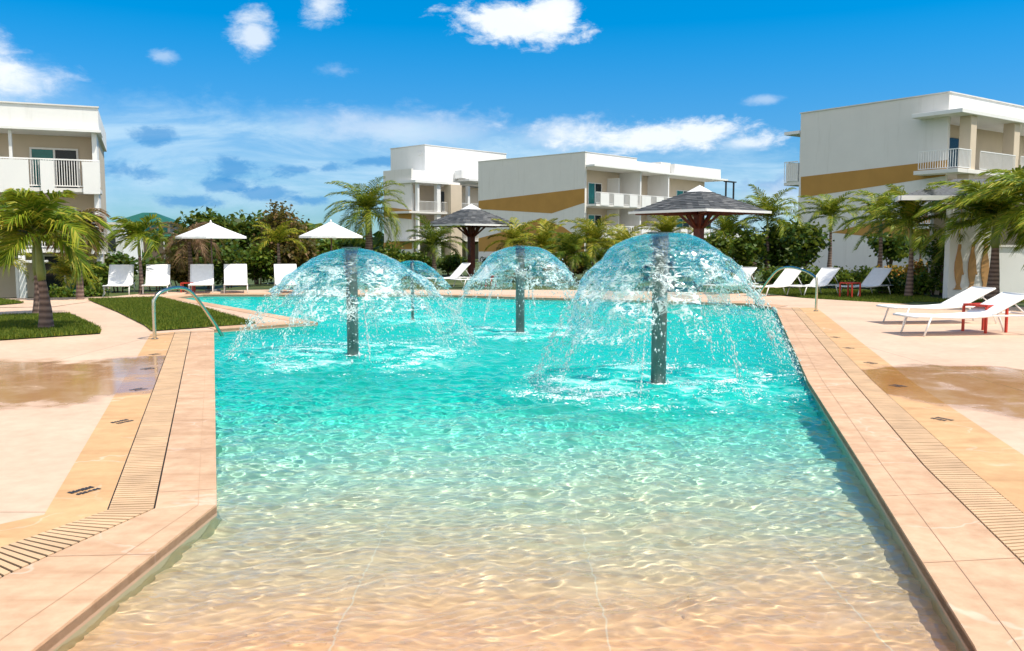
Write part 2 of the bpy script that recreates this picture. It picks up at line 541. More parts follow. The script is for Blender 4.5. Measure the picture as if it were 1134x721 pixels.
def shinglemat():
    m, t, b = mat('shingle')
    v = objvec(t)
    g = t.n('ShaderNodeNewGeometry')
    f = t.m('ADD', t.m('MULTIPLY', g.outputs['Random Per Island'], 0.75), t.m('MULTIPLY', t.noise(v, 9, 4), 0.25))
    t.l(t.ramp(f, [(0.1, (0.04, 0.043, 0.048)), (0.6, (0.09, 0.095, 0.10)), (0.95, (0.18, 0.18, 0.18))]), b.inputs['Base Color'])
    b.inputs['Roughness'].default_value = 0.85
    return m


M['shingle'] = shinglemat()
M['shingle_dark'] = plain('shingle_dark', (0.10, 0.105, 0.11), 0.9, var=0.45, scale=14)


# ------------------------------------------------------------------ mesh helpers
def tag(o, label=None, cat=None, group=None, kind=None):
    if label:
        o['label'] = label
    if cat:
        o['category'] = cat
    if group:
        o['group'] = group
    if kind:
        o['kind'] = kind
    return o


def thing(name, label, cat, loc=(0, 0, 0), rz=0.0, group=None):
    o = bpy.data.objects.new(name, None)
    o.empty_display_size = 0.2
    C.objects.link(o)
    o.location = loc
    o.rotation_euler = (0, 0, rz)
    return tag(o, label, cat, group)


class MB:
    def __init__(s):
        s.v = []
        s.f = []
    def add(s, vs, fs):
        k = len(s.v)
        s.v += [tuple(p) for p in vs]
        s.f += [tuple(i + k for i in q) for q in fs]
        return s
    def box(s, x0, x1, y0, y1, z0, z1):
        x0, x1 = sorted((x0, x1)); y0, y1 = sorted((y0, y1)); z0, z1 = sorted((z0, z1))
        return s.add([(x0, y0, z0), (x1, y0, z0), (x1, y1, z0), (x0, y1, z0), (x0, y0, z1), (x1, y0, z1), (x1, y1, z1), (x0, y1, z1)],
                     [(0, 3, 2, 1), (4, 5, 6, 7), (0, 1, 5, 4), (1, 2, 6, 5), (2, 3, 7, 6), (3, 0, 4, 7)])
    def obox(s, p0, p1, w, h, up=(0, 0, 1)):
        """box beam from p0 to p1"""
        p0 = Vector(p0); p1 = Vector(p1)
        d = (p1 - p0).normalized()
        u = Vector(up)
        if abs(d.dot(u)) > 0.98:
            u = Vector((0, 1, 0))
        a = d.cross(u).normalized() * (w / 2)
        b = a.cross(d).normalized() * (h / 2)
        vs = [p + q for p in (p0, p1) for q in (-a - b, a - b, a + b, -a + b)]
        return s.add(vs, [(3, 2, 1, 0), (4, 5, 6, 7), (0, 1, 5, 4), (1, 2, 6, 5), (2, 3, 7, 6), (3, 0, 4, 7)])
    def tube(s, pts, rad, n=8, cap=True):
        pts = [Vector(p) for p in pts]
        if not hasattr(rad, '__len__'):
            rad = [rad] * len(pts)
        k = len(s.v)
        ref = None
        for i, p in enumerate(pts):
            d = (pts[min(i + 1, len(pts) - 1)] - pts[max(i - 1, 0)]).normalized()
            if ref is None:
                ref = Vector((1, 0, 0)) if abs(d.x) < 0.8 else Vector((0, 1, 0))
            a = (ref - d * ref.dot(d)).normalized()
            ref = a
            b = d.cross(a)
            for j in range(n):
                q = 2 * math.pi * j / n
                s.v.append(tuple(p + (a * math.cos(q) + b * math.sin(q)) * rad[i]))
        for i in range(len(pts) - 1):
            for j in range(n):
                s.f.append((k + i * n + j, k + i * n + (j + 1) % n, k + (i + 1) * n + (j + 1) % n, k + (i + 1) * n + j))
        if cap:
            s.f.append(tuple(k + j for j in reversed(range(n))))
            e = k + (len(pts) - 1) * n
            s.f.append(tuple(e + j for j in range(n)))
        return s
    def prism(s, poly, thick):
        """poly: list of Vector, extruded by Vector thick"""
        n = len(poly)
        th = Vector(thick)
        vs = [Vector(p) for p in poly] + [Vector(p) + th for p in poly]
        fs = [tuple(range(n)), tuple(reversed(range(n, 2 * n)))] + [(i, n + i, n + (i + 1) % n, (i + 1) % n) for i in range(n)]
        return s.add(vs, fs)
    def build(s, name, m, parent=None, smooth=False, bevel=0.0, fix=True):
        me = bpy.data.meshes.new(name)
        me.from_pydata(s.v, [], s.f)
        if fix:
            bm = bmesh.new()
            bm.from_mesh(me)
            bmesh.ops.recalc_face_normals(bm, faces=bm.faces)
            bm.to_mesh(me)
            bm.free()
        me.materials.append(m)
        if smooth:
            me.shade_smooth()
        o = bpy.data.objects.new(name, me)
        C.objects.link(o)
        if parent:
            o.parent = parent
        if bevel:
            b = o.modifiers.new('bevel', 'BEVEL')
            b.width = bevel
            b.segments = 2
            b.limit_method = 'ANGLE'
        return o


def npmesh(name, v, f, m, parent=None, smooth=False):
    """v (n,3), f (k,3|4) integer array"""
    me = bpy.data.meshes.new(name)
    v = np.asarray(v, dtype=np.float32)
    f = np.asarray(f, dtype=np.int32)
    me.vertices.add(len(v))
    me.vertices.foreach_set('co', v.ravel())
    me.loops.add(f.size)
    me.loops.foreach_set('vertex_index', f.ravel())
    me.polygons.add(len(f))
    me.polygons.foreach_set('loop_start', np.arange(0, f.size, f.shape[1], dtype=np.int32))
    me.update(calc_edges=True)
    me.validate()
    if smooth:
        me.shade_smooth()
    me.materials.append(m)
    o = bpy.data.objects.new(name, me)
    C.objects.link(o)
    if parent:
        o.parent = parent
    return o


def dup(root, loc, rz=0.0, label=None, scale=None):
    r = root.copy()
    C.objects.link(r)
    r.location = loc
    r.rotation_euler = (0, 0, rz)
    if scale:
        r.scale = (scale,) * 3
    if label:
        r['label'] = label
    for ch in list(root.children):
        c = ch.copy()
        C.objects.link(c)
        c.parent = r
        for g in list(ch.children):
            d = g.copy()
            C.objects.link(d)
            d.parent = c
    return r


def inpoly(x, y, poly):
    x = np.asarray(x); y = np.asarray(y)
    r = np.zeros(x.shape, bool)
    n = len(poly)
    for i in range(n):
        x0, y0 = poly[i][0], poly[i][1]
        x1, y1 = poly[(i + 1) % n][0], poly[(i + 1) % n][1]
        c = ((y0 > y) != (y1 > y)) & (x < (x1 - x0) * (y - y0) / (y1 - y0 + 1e-12) + x0)
        r ^= c
    return r


def gz(x, y):
    """the ground falls away a little towards the left-hand building"""
    a = np.clip((np.asarray(y, float) - 24) / 9.0, 0, 1)
    b = np.clip((-np.asarray(x, float) - 10.5) / 3.0, 0, 1)
    return -0.36 * a * a * (3 - 2 * a) * b * b * (3 - 2 * b)


def sheet(name, outer, m, z, hole=None, step=None, follow=False):
    pts = [Vector((p[0], p[1])) for p in outer]
    n = len(pts)
    edges = [(i, (i + 1) % n) for i in range(n)]
    if hole:
        k = len(pts)
        pts += [Vector((p[0], p[1])) for p in hole]
        edges += [(k + i, k + (i + 1) % len(hole)) for i in range(len(hole))]
    if step:
        xs = [p[0] for p in outer]; ys = [p[1] for p in outer]
        gx, gy = np.meshgrid(np.arange(min(xs), max(xs), step), np.arange(min(ys), max(ys), step))
        gx = gx.ravel(); gy = gy.ravel()
        ok = inpoly(gx, gy, outer)
        pts += [Vector((a, b)) for a, b in zip(gx[ok], gy[ok])]
    vo, eo, fo, *_ = delaunay_2d_cdt(pts, edges, [], 0, 1e-5)
    fs = []
    for f in fo:
        c = sum((vo[i] for i in f), Vector((0, 0))) / len(f)
        if not inpoly(c.x, c.y, outer):
            continue
        if hole and inpoly(c.x, c.y, hole):
            continue
        fs.append(f)
    mb = MB()
    mb.v = [(p.x, p.y, z + (float(gz(p.x, p.y)) if follow else 0)) for p in vo]
    mb.f = [tuple(f) for f in fs]
    o = mb.build(name, m, fix=False)
    me = o.data
    if me.polygons and sum(p.normal.z for p in me.polygons) < 0:
        me.flip_normals()
    return o


def xy(p):
    return (p.x, p.y)


# ------------------------------------------------------------------ pool, deck, ground
WZ = -0.085
POOL = [(-1.95, 1.2), xy(G(38, 721)), xy(G(240, 560)), xy(G(237, 365)), xy(G(352, 357)), xy(G(196, 329.5)), xy(G(225, 326.3)),
        xy(G(480, 326.6)), xy(G(620, 330.5)), xy(G(830, 336.5)), xy(G(858, 341)), xy(G(895, 423)), xy(G(953.6, 515)), xy(G(1079, 718)), (1.15, 1.2)]


def floor_z(x, y):
    return np.interp(np.asarray(y, float), [1.0, 3.2, 5.0, 9.0, 15.0, 40], [-.135, -.15, -.205, -.50, -1.25, -1.3])


# ground sheet out to the horizon, open where the pool basin sits
xs = np.concatenate([-np.geomspace(4000, 40, 14), np.arange(-36, 37, 1.0), np.geomspace(40, 4000, 14)])
ys = np.concatenate([-np.geomspace(1000, 8, 10), np.arange(-4, 60, 1.0), np.geomspace(64, 6000, 18)])
GX, GY = np.meshgrid(xs, ys)
GZ = gz(GX, GY) - 0.03
idx = np.arange(GX.size).reshape(GX.shape)
q = np.stack([idx[:-1, :-1], idx[:-1, 1:], idx[1:, 1:], idx[1:, :-1]], -1).reshape(-1, 4)
cx = GX.ravel()[q].mean(1); cy = GY.ravel()[q].mean(1)
keep = np.ones(len(q), bool)
for ox in (-.8, 0, .8):
    for oy in (-.8, 0, .8):
        keep &= ~inpoly(cx + ox, cy + oy, POOL)
tag(npmesh('ground', np.stack([GX, GY, GZ], -1).reshape(-1, 3), q[keep], M['ground']), kind='structure')

DECK = [(-15, -3), (14, -3), (15, 22.0), (10.9, 23.6), (8.9, 26.5), (8.3, 29), (2.0, 31.4), (-9, 31.6), (-12.2, 30.2), (-12.6, 27.2), (-16, 26.2), (-16.5, 20)]
tag(sheet('deck', DECK, M['deck'], 0.0, hole=POOL), kind='structure')
PATH = [xy(G(-80, 331)), xy(G(90, 329)), xy(G(100, 334)), xy(G(60, 340)), xy(G(-80, 342))]

# basin floor
fx, fy = np.meshgrid(np.linspace(-14, 8.5, 60), np.linspace(1.0, 31, 90))
i2 = np.arange(fx.size).reshape(fx.shape)
fq = np.stack([i2[:-1, :-1], i2[:-1, 1:], i2[1:, 1:], i2[1:, :-1]], -1).reshape(-1, 4)
pf = npmesh('pool_floor', np.stack([fx, fy, floor_z(fx, fy)], -1).reshape(-1, 3), fq, M['pool'])
tag(pf, kind='structure')
pf.cycles.is_caustics_receiver = True

# basin walls, 4 cm behind the coping nose
mb = MB()
for i in range(len(POOL)):
    a = POOL[i]; b = POOL[(i + 1) % len(POOL)]
    mb.add([(a[0], a[1], -1.5), (b[0], b[1], -1.5), (b[0], b[1], -0.002), (a[0], a[1], -0.002)], [(0, 1, 2, 3)])
pw = mb.build('pool_wall', M['pool_wall'], fix=False)
tag(pw, 'tiled wall of the pool basin below the pink coping', 'pool wall', kind='structure')
pw.cycles.is_caustics_receiver = True


def strip(name, inner, outer, m, z, h=None):
    """band between two matching polylines; h gives a slab its edge"""
    n = len(inner)
    mb = MB()
    vs = [(p[0], p[1], z) for p in inner] + [(p[0], p[1], z) for p in outer]
    mb.add(vs, [(i, i + 1, n + i + 1, n + i) for i in range(n - 1)])
    if h:
        mb.add([(p[0], p[1], z) for p in inner] + [(p[0], p[1], z - h) for p in inner], [(i, n + i, n + i + 1, i + 1) for i in range(n - 1)])
        mb.add([(p[0], p[1], z) for p in outer] + [(p[0], p[1], z - h) for p in outer], [(i, i + 1, n + i + 1, n + i) for i in range(n - 1)])
    o = mb.build(name, m, fix=False)
    return o


def resample(poly, n=60):
    P = [Vector((p[0], p[1])) for p in poly]
    L = [0]
    for a, b in zip(P, P[1:]):
        L.append(L[-1] + (b - a).length)
    out = []
    for k in range(n + 1):
        s = L[-1] * k / n
        i = max(j for j in range(len(P) - 1) if L[j] <= s + 1e-9)
        f = (s - L[i]) / (L[i + 1] - L[i])
        out.append(P[i].lerp(P[i + 1], min(1, f)))
    return out


def norm_z(o):
    if sum(p.normal.z for p in o.data.polygons) < 0:
        o.data.flip_normals()


ZC = 0.012
# left side: pool edge, coping | grate | tan band
Lp = [(-1.95, 1.2), xy(G(38, 721)), xy(G(240, 560)), xy(G(237, 366))]
Lc = [(-2.52, 1.2), (-2.45, 4.05), xy(G(172, 565)), xy(G(212, 367))]
Lg = [(-2.86, 1.2), (-2.78, 4.3), xy(G(118, 566.5)), xy(G(193.5, 368))]
Lt = [(-3.45, 1.2), (-3.35, 4.4), xy(G(49, 571)), xy(G(167, 370))]
Rp = [(1.15, 1.2), xy(G(1079, 718)), xy(G(953.6, 515)), xy(G(895, 423)), xy(G(858, 341))]
Rc = [(2.0, 1.2), xy(G(1222, 716)), xy(G(1022, 517)), xy(G(944, 424)), xy(G(876, 341))]
Rg = [(2.42, 1.2), xy(G(1290, 700)), xy(G(1072, 518)), xy(G(968, 424)), xy(G(885, 341))]
Rt = [(3.0, 1.2), xy(G(1400, 690)), xy(G(1155, 519)), xy(G(1012, 424.5)), xy(G(904, 341))]
for nm, a, b in (('coping', Lp, Lc), ('coping', Rp, Rc)):
    o = strip(nm, a, b, M['coping'], ZC, 0.055)
    norm_z(o)
    tag(o, kind='structure')
for a, b in ((Lg, Lt), (Rg, Rt)):
    o = strip('paved_band', a, b, M['tan_band'], 0.006)
    norm_z(o)
    tag(o, kind='structure')
def lerp2(a, b, f_):
    return [(p[0] + (q_[0] - p[0]) * f_, p[1] + (q_[1] - p[1]) * f_) for p, q_ in zip(a, b)]


M['joint'] = plain('joint', (0.53, 0.34, 0.21), 0.8, var=0.2)
for a, b, f0, f1 in ((Lp, Lc, .30, .308), (Rp, Rc, .33, .338)):
    o = strip('coping_joint', lerp2(a, b, f0), lerp2(a, b, f1), M['joint'], ZC + .003)
    norm_z(o)
    tag(o, kind='structure')
def cross_joints(a, b, dist):
    A = resample(a, 400); B = resample(b, 400)
    mb = MB()
    acc = 0.0
    nxt = dist * .6
    for i in range(400):
        acc += (A[i + 1] - A[i]).length
        if acc >= nxt:
            nxt += dist
            d = (A[i + 1] - A[i]).normalized() * .003
            q = [A[i] - d, A[i] + d, B[i] + d, B[i] - d]
            mb.add([(p.x, p.y, ZC + .0035) for p in q], [(0, 1, 2, 3)])
    o = mb.build('coping_joint', M['joint'], fix=False)
    norm_z(o)
    tag(o, kind='structure')


cross_joints(Lp, Lc, 1.22)
cross_joints(Rp, Rc, 1.22)
# coping round the peninsula and the far end
far_in = [xy(G(237, 365)), xy(G(352, 357)), xy(G(196, 329.5)), xy(G(225, 326.3)), xy(G(480, 326.6)), xy(G(620, 330.5)), xy(G(830, 336.5)), xy(G(858, 341))]
far_out = [xy(G(228, 362.5)), xy(G(322, 355.8)), xy(G(178, 329.0)), xy(G(222, 324.6)), xy(G(480, 324.9)), xy(G(622, 328.5)), xy(G(832, 334.2)), xy(G(872, 339))]
o = strip('coping', far_in, far_out, M['coping'], ZC - 0.003, 0.05)
norm_z(o)
tag(o, kind='structure')
PEN = [xy(G(170, 369)), xy(G(228, 362.5)), xy(G(322, 355.8)), xy(G(178, 329.0)), xy(G(162, 331)), xy(G(176, 333)), xy(G(284, 359.2)), xy(G(167, 367.5))]


def grate(a, b, label):
    t = thing('drain_grate', label, 'drain grate')
    n = len(a)
    mb = MB()
    mb.add([(p[0], p[1], 0.0035) for p in a] + [(p[0], p[1], 0.0035) for p in b], [(i, i + 1, n + i + 1, n + i) for i in range(n - 1)])
    o = mb.build('channel', M['gutter'], t, fix=False)
    norm_z(o)
    # slats: many thin bars across the channel
    A = [Vector((p[0], p[1])) for p in a]
    B = [Vector((p[0], p[1])) for p in b]
    mb = MB()
    for i in range(n - 1):
        L = ((A[i + 1] - A[i]).length + (B[i + 1] - B[i]).length) / 2
        k = max(1, int(L / 0.05))
        for j in range(k):
            f0 = (j + 0.15) / k
            f1 = (j + 0.85) / k
            c = [A[i].lerp(A[i + 1], f0), A[i].lerp(A[i + 1], f1), B[i].lerp(B[i + 1], f1), B[i].lerp(B[i + 1], f0)]
            u = (c[3] - c[0]).normalized() * 0.012
            c = [c[0] + u, c[1] + u, c[2] - u, c[3] - u]
            dz = 0.013 + RNG.uniform(-0.001, 0.001)
            mb.add([(p.x, p.y, 0.0040) for p in c] + [(p.x, p.y, dz) for p in c], [(4, 5, 6, 7), (0, 1, 5, 4), (1, 2, 6, 5), (2, 3, 7, 6), (3, 0, 4, 7)])
    mb.build('slats', M['grate'], t)
    return t


grate(Lc, Lg, 'slatted drain grate bending beside the left pool coping')
grate(Rc, Rg, 'straight slatted drain grate running along the right pool coping')

# water surface: finer towards the camera
POLES = {}
for key, (px, py) in {'big': (729, 424), 'left': (391, 393), 'mid': (576, 368), 'far': (457, 354), 'stub': (707, 346)}.items():
    p = G(px, py, WZ)
    POLES[key] = (p.x, p.y)


def waves(X, Y):
    r = np.random.default_rng(3)
    Z = np.zeros_like(X)
    calm = np.clip((Y - 2.5) / 5.0, 0, 1)
    for k in range(90):
        lam = 0.10 * 2 ** r.uniform(0, 2.9)
        a = r.normal(1.9, 0.75)
        kx = 2 * math.pi / lam * math.cos(a)
        ky = 2 * math.pi / lam * math.sin(a)
        A = 0.00105 * (lam / 0.3) ** 0.62
        if k % 6 == 0:
            gust = 0.75 + 0.55 * np.sin(r.uniform(.5, 1.4) * X + r.uniform(.3, 1.1) * Y + r.uniform(0, 6)) * np.sin(r.uniform(.6, 1.6) * X - r.uniform(.4, 1.2) * Y + r.uniform(0, 6))
        Z += gust * A * np.sin(kx * X + ky * Y + r.uniform(0, 6.28) + 0.7 * np.sin(0.9 * X + 1.3 * Y + k)) * (0.75 + 0.75 * calm)
    for k in range(26):
        lam = r.uniform(0.055, 0.11)
        a = r.normal(1.7, 0.6)
        Z += 0.00034 * np.sin(2 * math.pi / lam * (math.cos(a) * X + math.sin(a) * Y) + r.uniform(0, 6.28)) * np.clip(1.3 - Y / 12, 0, 1)
    for key in ('big', 'left', 'mid'):
        cx, cy = POLES[key]
        d = np.hypot(X - cx, Y - cy)
        w = np.exp(-((d - 1.3) / 0.75) ** 2)
        for k in range(24):
            lam = r.uniform(0.12, 0.4)
            a = r.uniform(0, 6.28)
            Z += w * 0.0013 * np.sin(2 * math.pi / lam * (math.cos(a) * X + math.sin(a) * Y) + r.uniform(0, 6.28))
    return Z


wy = 1.2 * np.exp(np.linspace(0, math.log(30.6 / 1.2), 1500))
wu = np.linspace(-1, 1, 760)
WX = np.empty((len(wy), len(wu)))
WY = np.repeat(wy[:, None], len(wu), 1)
for i, yv in enumerate(wy):
    lo = np.interp(yv, [1.2, 3.42, 5.33, 16.5, 17.5, 31], [-2.1, -2.05, -1.98, -5.85, -12.6, -12.6])
    hi = np.interp(yv, [1.2, 3.42, 22.3, 31], [1.3, 2.05, 7.1, 8.0])
    WX[i] = lo + (hi - lo) * (wu + 1) / 2
i3 = np.arange(WX.size).reshape(WX.shape)
wq = np.stack([i3[:-1, :-1], i3[:-1, 1:], i3[1:, 1:], i3[1:, :-1]], -1).reshape(-1, 4)
wcx = WX.ravel()[wq].mean(1); wcy = WY.ravel()[wq].mean(1)
wk = inpoly(WX.ravel(), WY.ravel(), POOL)[wq].any(1)
water = npmesh('pool_water', np.stack([WX, WY, WZ + waves(WX, WY)], -1).reshape(-1, 3), wq[wk], watermat(), smooth=True)
tag(water, kind='structure')
water.cycles.is_caustics_caster = True

# ------------------------------------------------------------------ lawns
def lawn(name, poly, z, label, nblades, follow=False):
    o = sheet(name, poly, M['lawn'], z, follow=follow)
    tag(o, kind='structure')
    xs_ = [p[0] for p in poly]; ys_ = [p[1] for p in poly]
    n = nblades * 3
    X = RNG.uniform(min(xs_), max(xs_), n); Y = RNG.uniform(min(ys_), max(ys_), n)
    ok = inpoly(X, Y, poly)
    X = X[ok][:nblades]; Y = Y[ok][:nblades]
    n = len(X)
    h = RNG.uniform(0.03, 0.075, n); a = RNG.uniform(0, 6.28, n); w = 0.009
    lx = RNG.normal(0, 0.02, n); ly = RNG.normal(0, 0.02, n)
    Z = z + (gz(X, Y) if follow else 0)
    c, s_ = np.cos(a) * w, np.sin(a) * w
    v = np.stack([np.stack([X - c, Y - s_, Z + 0 * X], -1), np.stack([X + c, Y + s_, Z + 0 * X], -1),
                  np.stack([X + lx + c * .2, Y + ly + s_ * .2, Z + h], -1), np.stack([X + lx - c * .2, Y + ly - s_ * .2, Z + h], -1)], 1).reshape(-1, 3)
    g = npmesh('grass', v, np.arange(4 * n).reshape(n, 4), M['grass_blade'])
    tag(g, label, 'grass', kind='stuff')


LAWN1 = [xy(G(-30, 352)), xy(G(0, 351)), xy(G(76, 349)), xy(G(111, 365)), xy(G(111.5, 370)), xy(G(0, 377.5)), xy(G(-40, 379))]
LAWN2 = [xy(G(97.5, 332.5)), xy(G(177, 330.4)), xy(G(232, 344)), xy(G(283, 359.3)), xy(G(168, 367.3)), xy(G(160, 361)), xy(G(130, 346))]
lawn('lawn', LAWN1, 0.02, 'short lawn round the twin palm on the left', 30000)
lawn('lawn', LAWN2, 0.02, 'triangle of lawn between path and pool peninsula', 42000)
o = sheet('path', PATH, M['deck'], 0.012, step=1.0, follow=True)
tag(o, kind='structure')
LAWN3 = [xy(G(-60, 331.6)), xy(G(0, 332)), xy(G(27, 336.5)), xy(G(0, 338.8)), xy(G(-60, 340))]
lawn('lawn', LAWN3, 0.03, 'strip of lawn by the white columns far left', 6000, True)
LAWN4 = [(10.6, 23.9), (11.6, 25.0), (18, 24.6), (18, 26.0), (12.8, 26.1), (14, 30.5), (9.6, 33), (8.4, 32.2), (9.1, 27.0)]
lawn('lawn', LAWN4, -0.02, 'rough grass under the palms on the right', 26000)


# ------------------------------------------------------------------ leaves, palms, trees
def leaf_quads(cen, size, up=0.4, rng=RNG, asp=1.7):
    n = len(cen)
    nrm = rng.normal(0, 1, (n, 3)); nrm[:, 2] = np.abs(nrm[:, 2]) * 1.0 + up
    nrm /= np.linalg.norm(nrm, axis=1, keepdims=True)
    a = rng.normal(0, 1, (n, 3))
    a -= nrm * (a * nrm).sum(1, keepdims=True)
    a /= np.linalg.norm(a, axis=1, keepdims=True)
    b = np.cross(nrm, a)
    sz = size * rng.uniform(0.65, 1.3, (n, 1))
    v = np.stack([cen - a * sz * asp / 2, cen - b * sz * 0.5 + a * sz * .1 + nrm * sz * .08, cen + a * sz * asp / 2 - nrm * sz * .1, cen + b * sz * 0.5 + a * sz * .1 + nrm * sz * .08], 1)
    return v.reshape(-1, 3), np.arange(4 * n).reshape(n, 4)


def frond(base, az, e0, L, droop, leaflen, npair, wind, width, rng, sag=0.35):
    N = 14
    p = np.array(base, float)
    pts = [p.copy()]; tans = []
    for i in range(N):
        t = (i + .5) / N
        e = e0 - droop * t ** 1.25
        d = np.array([math.cos(az) * math.cos(e), math.sin(az) * math.cos(e), math.sin(e)])
        d = d + np.array([wind[0], wind[1], 0]) * t
        d /= np.linalg.norm(d)
        tans.append(d)
        p = p + d * L / N
        pts.append(p.copy())
    tans.append(tans[-1])
    pts = np.array(pts); tans = np.array(tans)
    V = []; F = []
    # rachis: triangular tube
    k = 0
    for i in range(N + 1):
        T = tans[i]
        S = np.cross(T, (0, 0, 1.0)); S /= np.linalg.norm(S) + 1e-9
        U = np.cross(S, T)
        r = 0.016 * (L / 1.8) * (1 - 0.85 * i / N)
        V += [pts[i] - S * r, pts[i] + S * r, pts[i] - U * r]
    for i in range(N):
        for j in range(3):
            F.append((i * 3 + j, i * 3 + (j + 1) % 3, (i + 1) * 3 + (j + 1) % 3, (i + 1) * 3 + j))
    tt = 0.10 + 0.90 * (np.arange(npair) + rng.uniform(-.3, .3, npair)) / npair
    for t in tt:
        t = min(max(t, .05), 1)
        x = t * N
        i = min(int(x), N - 1)
        f = x - i
        P = pts[i] * (1 - f) + pts[i + 1] * f
        T = tans[i]
        S = np.cross(T, (0, 0, 1.0)); S /= np.linalg.norm(S) + 1e-9
        U = np.cross(S, T)
        be = R(28 + 40 * t) + rng.normal(0, .08)
        ln = leaflen * (0.30 + 0.85 * math.sin(math.pi * min(1, 0.12 + t * 0.86)) ** 0.8) * rng.uniform(.85, 1.15)
        for sg in (-1, 1):
            d = S * sg * math.cos(be) + T * math.sin(be) + U * rng.uniform(.1, .45)
            d = d + np.array([wind[0], wind[1], 0]) * 0.5
            d /= np.linalg.norm(d)
            wv = T * width * 0.5
            sgz = np.array([0, 0, -1.0]) * ln
            m = P + d * ln * .55 + sgz * sag * .22
            e = P + d * ln * .95 + sgz * sag
            b = len(V)
            V += [P - wv * .6, P + wv * .6, m + wv, m - wv, e + wv * .12, e - wv * .12]
            F += [(b, b + 1, b + 2, b + 3), (b + 3, b + 2, b + 4, b + 5)]
    return V, F


def palm(label, x, y, hc, L, nf, leaf='palm_leaf', r0=0.13, r1=0.07, lean=(0, 0), wind=(-.35, -.05), shaft=0.6, e_rng=(-5, 78), droop=1.5, npair=46,
         leaflen=0.5, name='palm_tree', cat='palm tree', group=None, z0=0.0, seed=0, trunks=None, sag=.35, width=0.034, rings=True, shrub=False):
    rng = np.random.default_rng(seed + 100)
    nf = int(nf * 1.35); L *= 1.08; width *= 1.25; leaflen *= 1.0; e_rng = (e_rng[0] + 10, e_rng[1] + 2); droop *= 1.08
    t = thing(name, label, cat, (x, y, z0 + float(gz(x, y))), 0, group)
    for (tx, ty, th, tl) in (trunks or [(0, 0, hc, lean)]):
        top = Vector((tx + tl[0], ty + tl[1], th))
        bs = Vector((tx, ty, -0.12))
        ht = th - shaft
        pts = []; rad = []
        n = 12
        for i in range(n + 1):
            f = i / n
            q = f * ht / th
            p = bs.lerp(top, q) + Vector((math.sin(f * 2.5) * 0.04, math.cos(f * 2) * .02, 0))
            pts.append(p)
            rad.append(r0 * (1 - f) ** 1.6 * 0.55 + r1 + (r0 - r1) * 0.45 * (1 - f) + rng.uniform(-.004, .004))
        if not shrub:
            MB().tube(pts, rad, 12).build('trunk', M['trunk'], t, True)
        if shaft > 0.05:
            a = pts[-1]
            sp = [a - Vector((0, 0, .03)), a.lerp(top, .2), a.lerp(top, .6), top]
            MB().tube(sp, [r1 * 1.0, r1 * 1.25, r1 * 1.0, r1 * .55], 10).build('crownshaft', M['crownshaft'], t, True)
        V = []; F = []
        m = nf if trunks is None else max(6, int(nf * (0.9)))
        for k in range(m):
            az = 2.399 * k + rng.normal(0, .2)
            fr = (k + .5) / m
            e0 = R(e_rng[0] + (e_rng[1] - e_rng[0]) * fr) + rng.normal(0, .07)
            dr = droop * (1.0 - 0.25 * fr) * rng.uniform(.8, 1.15)
            v, f = frond((top.x, top.y, top.z - .05 + .06 * fr), az, e0, L * rng.uniform(.85, 1.1), dr, leaflen, npair, wind, width, rng, sag)
            b = len(V)
            V += v
            F += [tuple(i + b for i in q) for q in f]
        npmesh('crown', V, F, M[leaf], t)
    return t


def broadleaf(label, x, y, h, blobs, leafm='leaf_dark', size=0.16, n=2600, trunk_r=0.09, name='broadleaf_tree', cat='tree', group=None, seed=0, clump=0.34, stems=1, up=.4, asp=1.5, z0=0.0, dens=26):
    """blobs: (dx, dy, dz, rx, ry, rz) ellipsoids in metres from the base"""
    rng = np.random.default_rng(seed + 900)
    t = thing(name, label, cat, (x, y, z0 + float(gz(x, y))), 0, group)
    vol = np.array([b[3] * b[4] * b[5] for b in blobs]); vol = vol / vol.sum()
    cen = []
    tips = []
    for b, w in zip(blobs, vol):
        k = max(4, int(n * w / dens))
        d = rng.normal(0, 1, (k, 3)); d /= np.linalg.norm(d, axis=1, keepdims=True)
        rr = rng.uniform(0.25, 1.05, (k, 1)) ** 0.5
        cc = np.array(b[:3]) + d * rr * np.array(b[3:])
        tips.append(cc)
        for c in cc:
            j = int(rng.uniform(.5, 1.5) * dens)
            cen.append(c + rng.normal(0, 1, (j, 3)) * clump * np.array([1, 1, .7]) * 0.5)
    cen = np.concatenate(cen)
    cen = cen[cen[:, 2] > 0.03]
    v, f = leaf_quads(cen, size, up, rng, asp)
    npmesh('crown' if cat == 'tree' else 'foliage', v, f, M[leafm], t)
    tips = np.concatenate(tips)
    mb = MB()
    for s in range(stems):
        ox, oy = (rng.normal(0, .15, 2) if stems > 1 else (0, 0))
        fork = Vector((ox * 1.6, oy * 1.6, h * rng.uniform(.28, .42)))
        mb.tube([(ox, oy, -.1), (ox * 1.3, oy * 1.3, fork.z * .5), fork], [trunk_r, trunk_r * .8, trunk_r * .65], 8)
        for c in tips[rng.permutation(len(tips))[:max(5, 12 // stems)]]:
            c = Vector(c)
            mid = fork.lerp(c, .5) + Vector(rng.normal(0, .08, 3))
            mb.tube([fork - Vector((0, 0, .05)), mid, c], [trunk_r * .5, trunk_r * .3, trunk_r * .12], 5)
    mb.build('trunk' if cat == 'tree' else 'stem', M['bark'], t, True)
    return t


# ------------------------------------------------------------------ buildings
def bframe(px, py, H, ang, name, label, cat='hotel building'):
    d = rayd(px, py)
    Y = (H - CAM_H) / d.z
    o = thing(name, label, cat, (d.x * Y, Y, 0), ang)
    return o, Vector((d.x * Y, Y, 0))


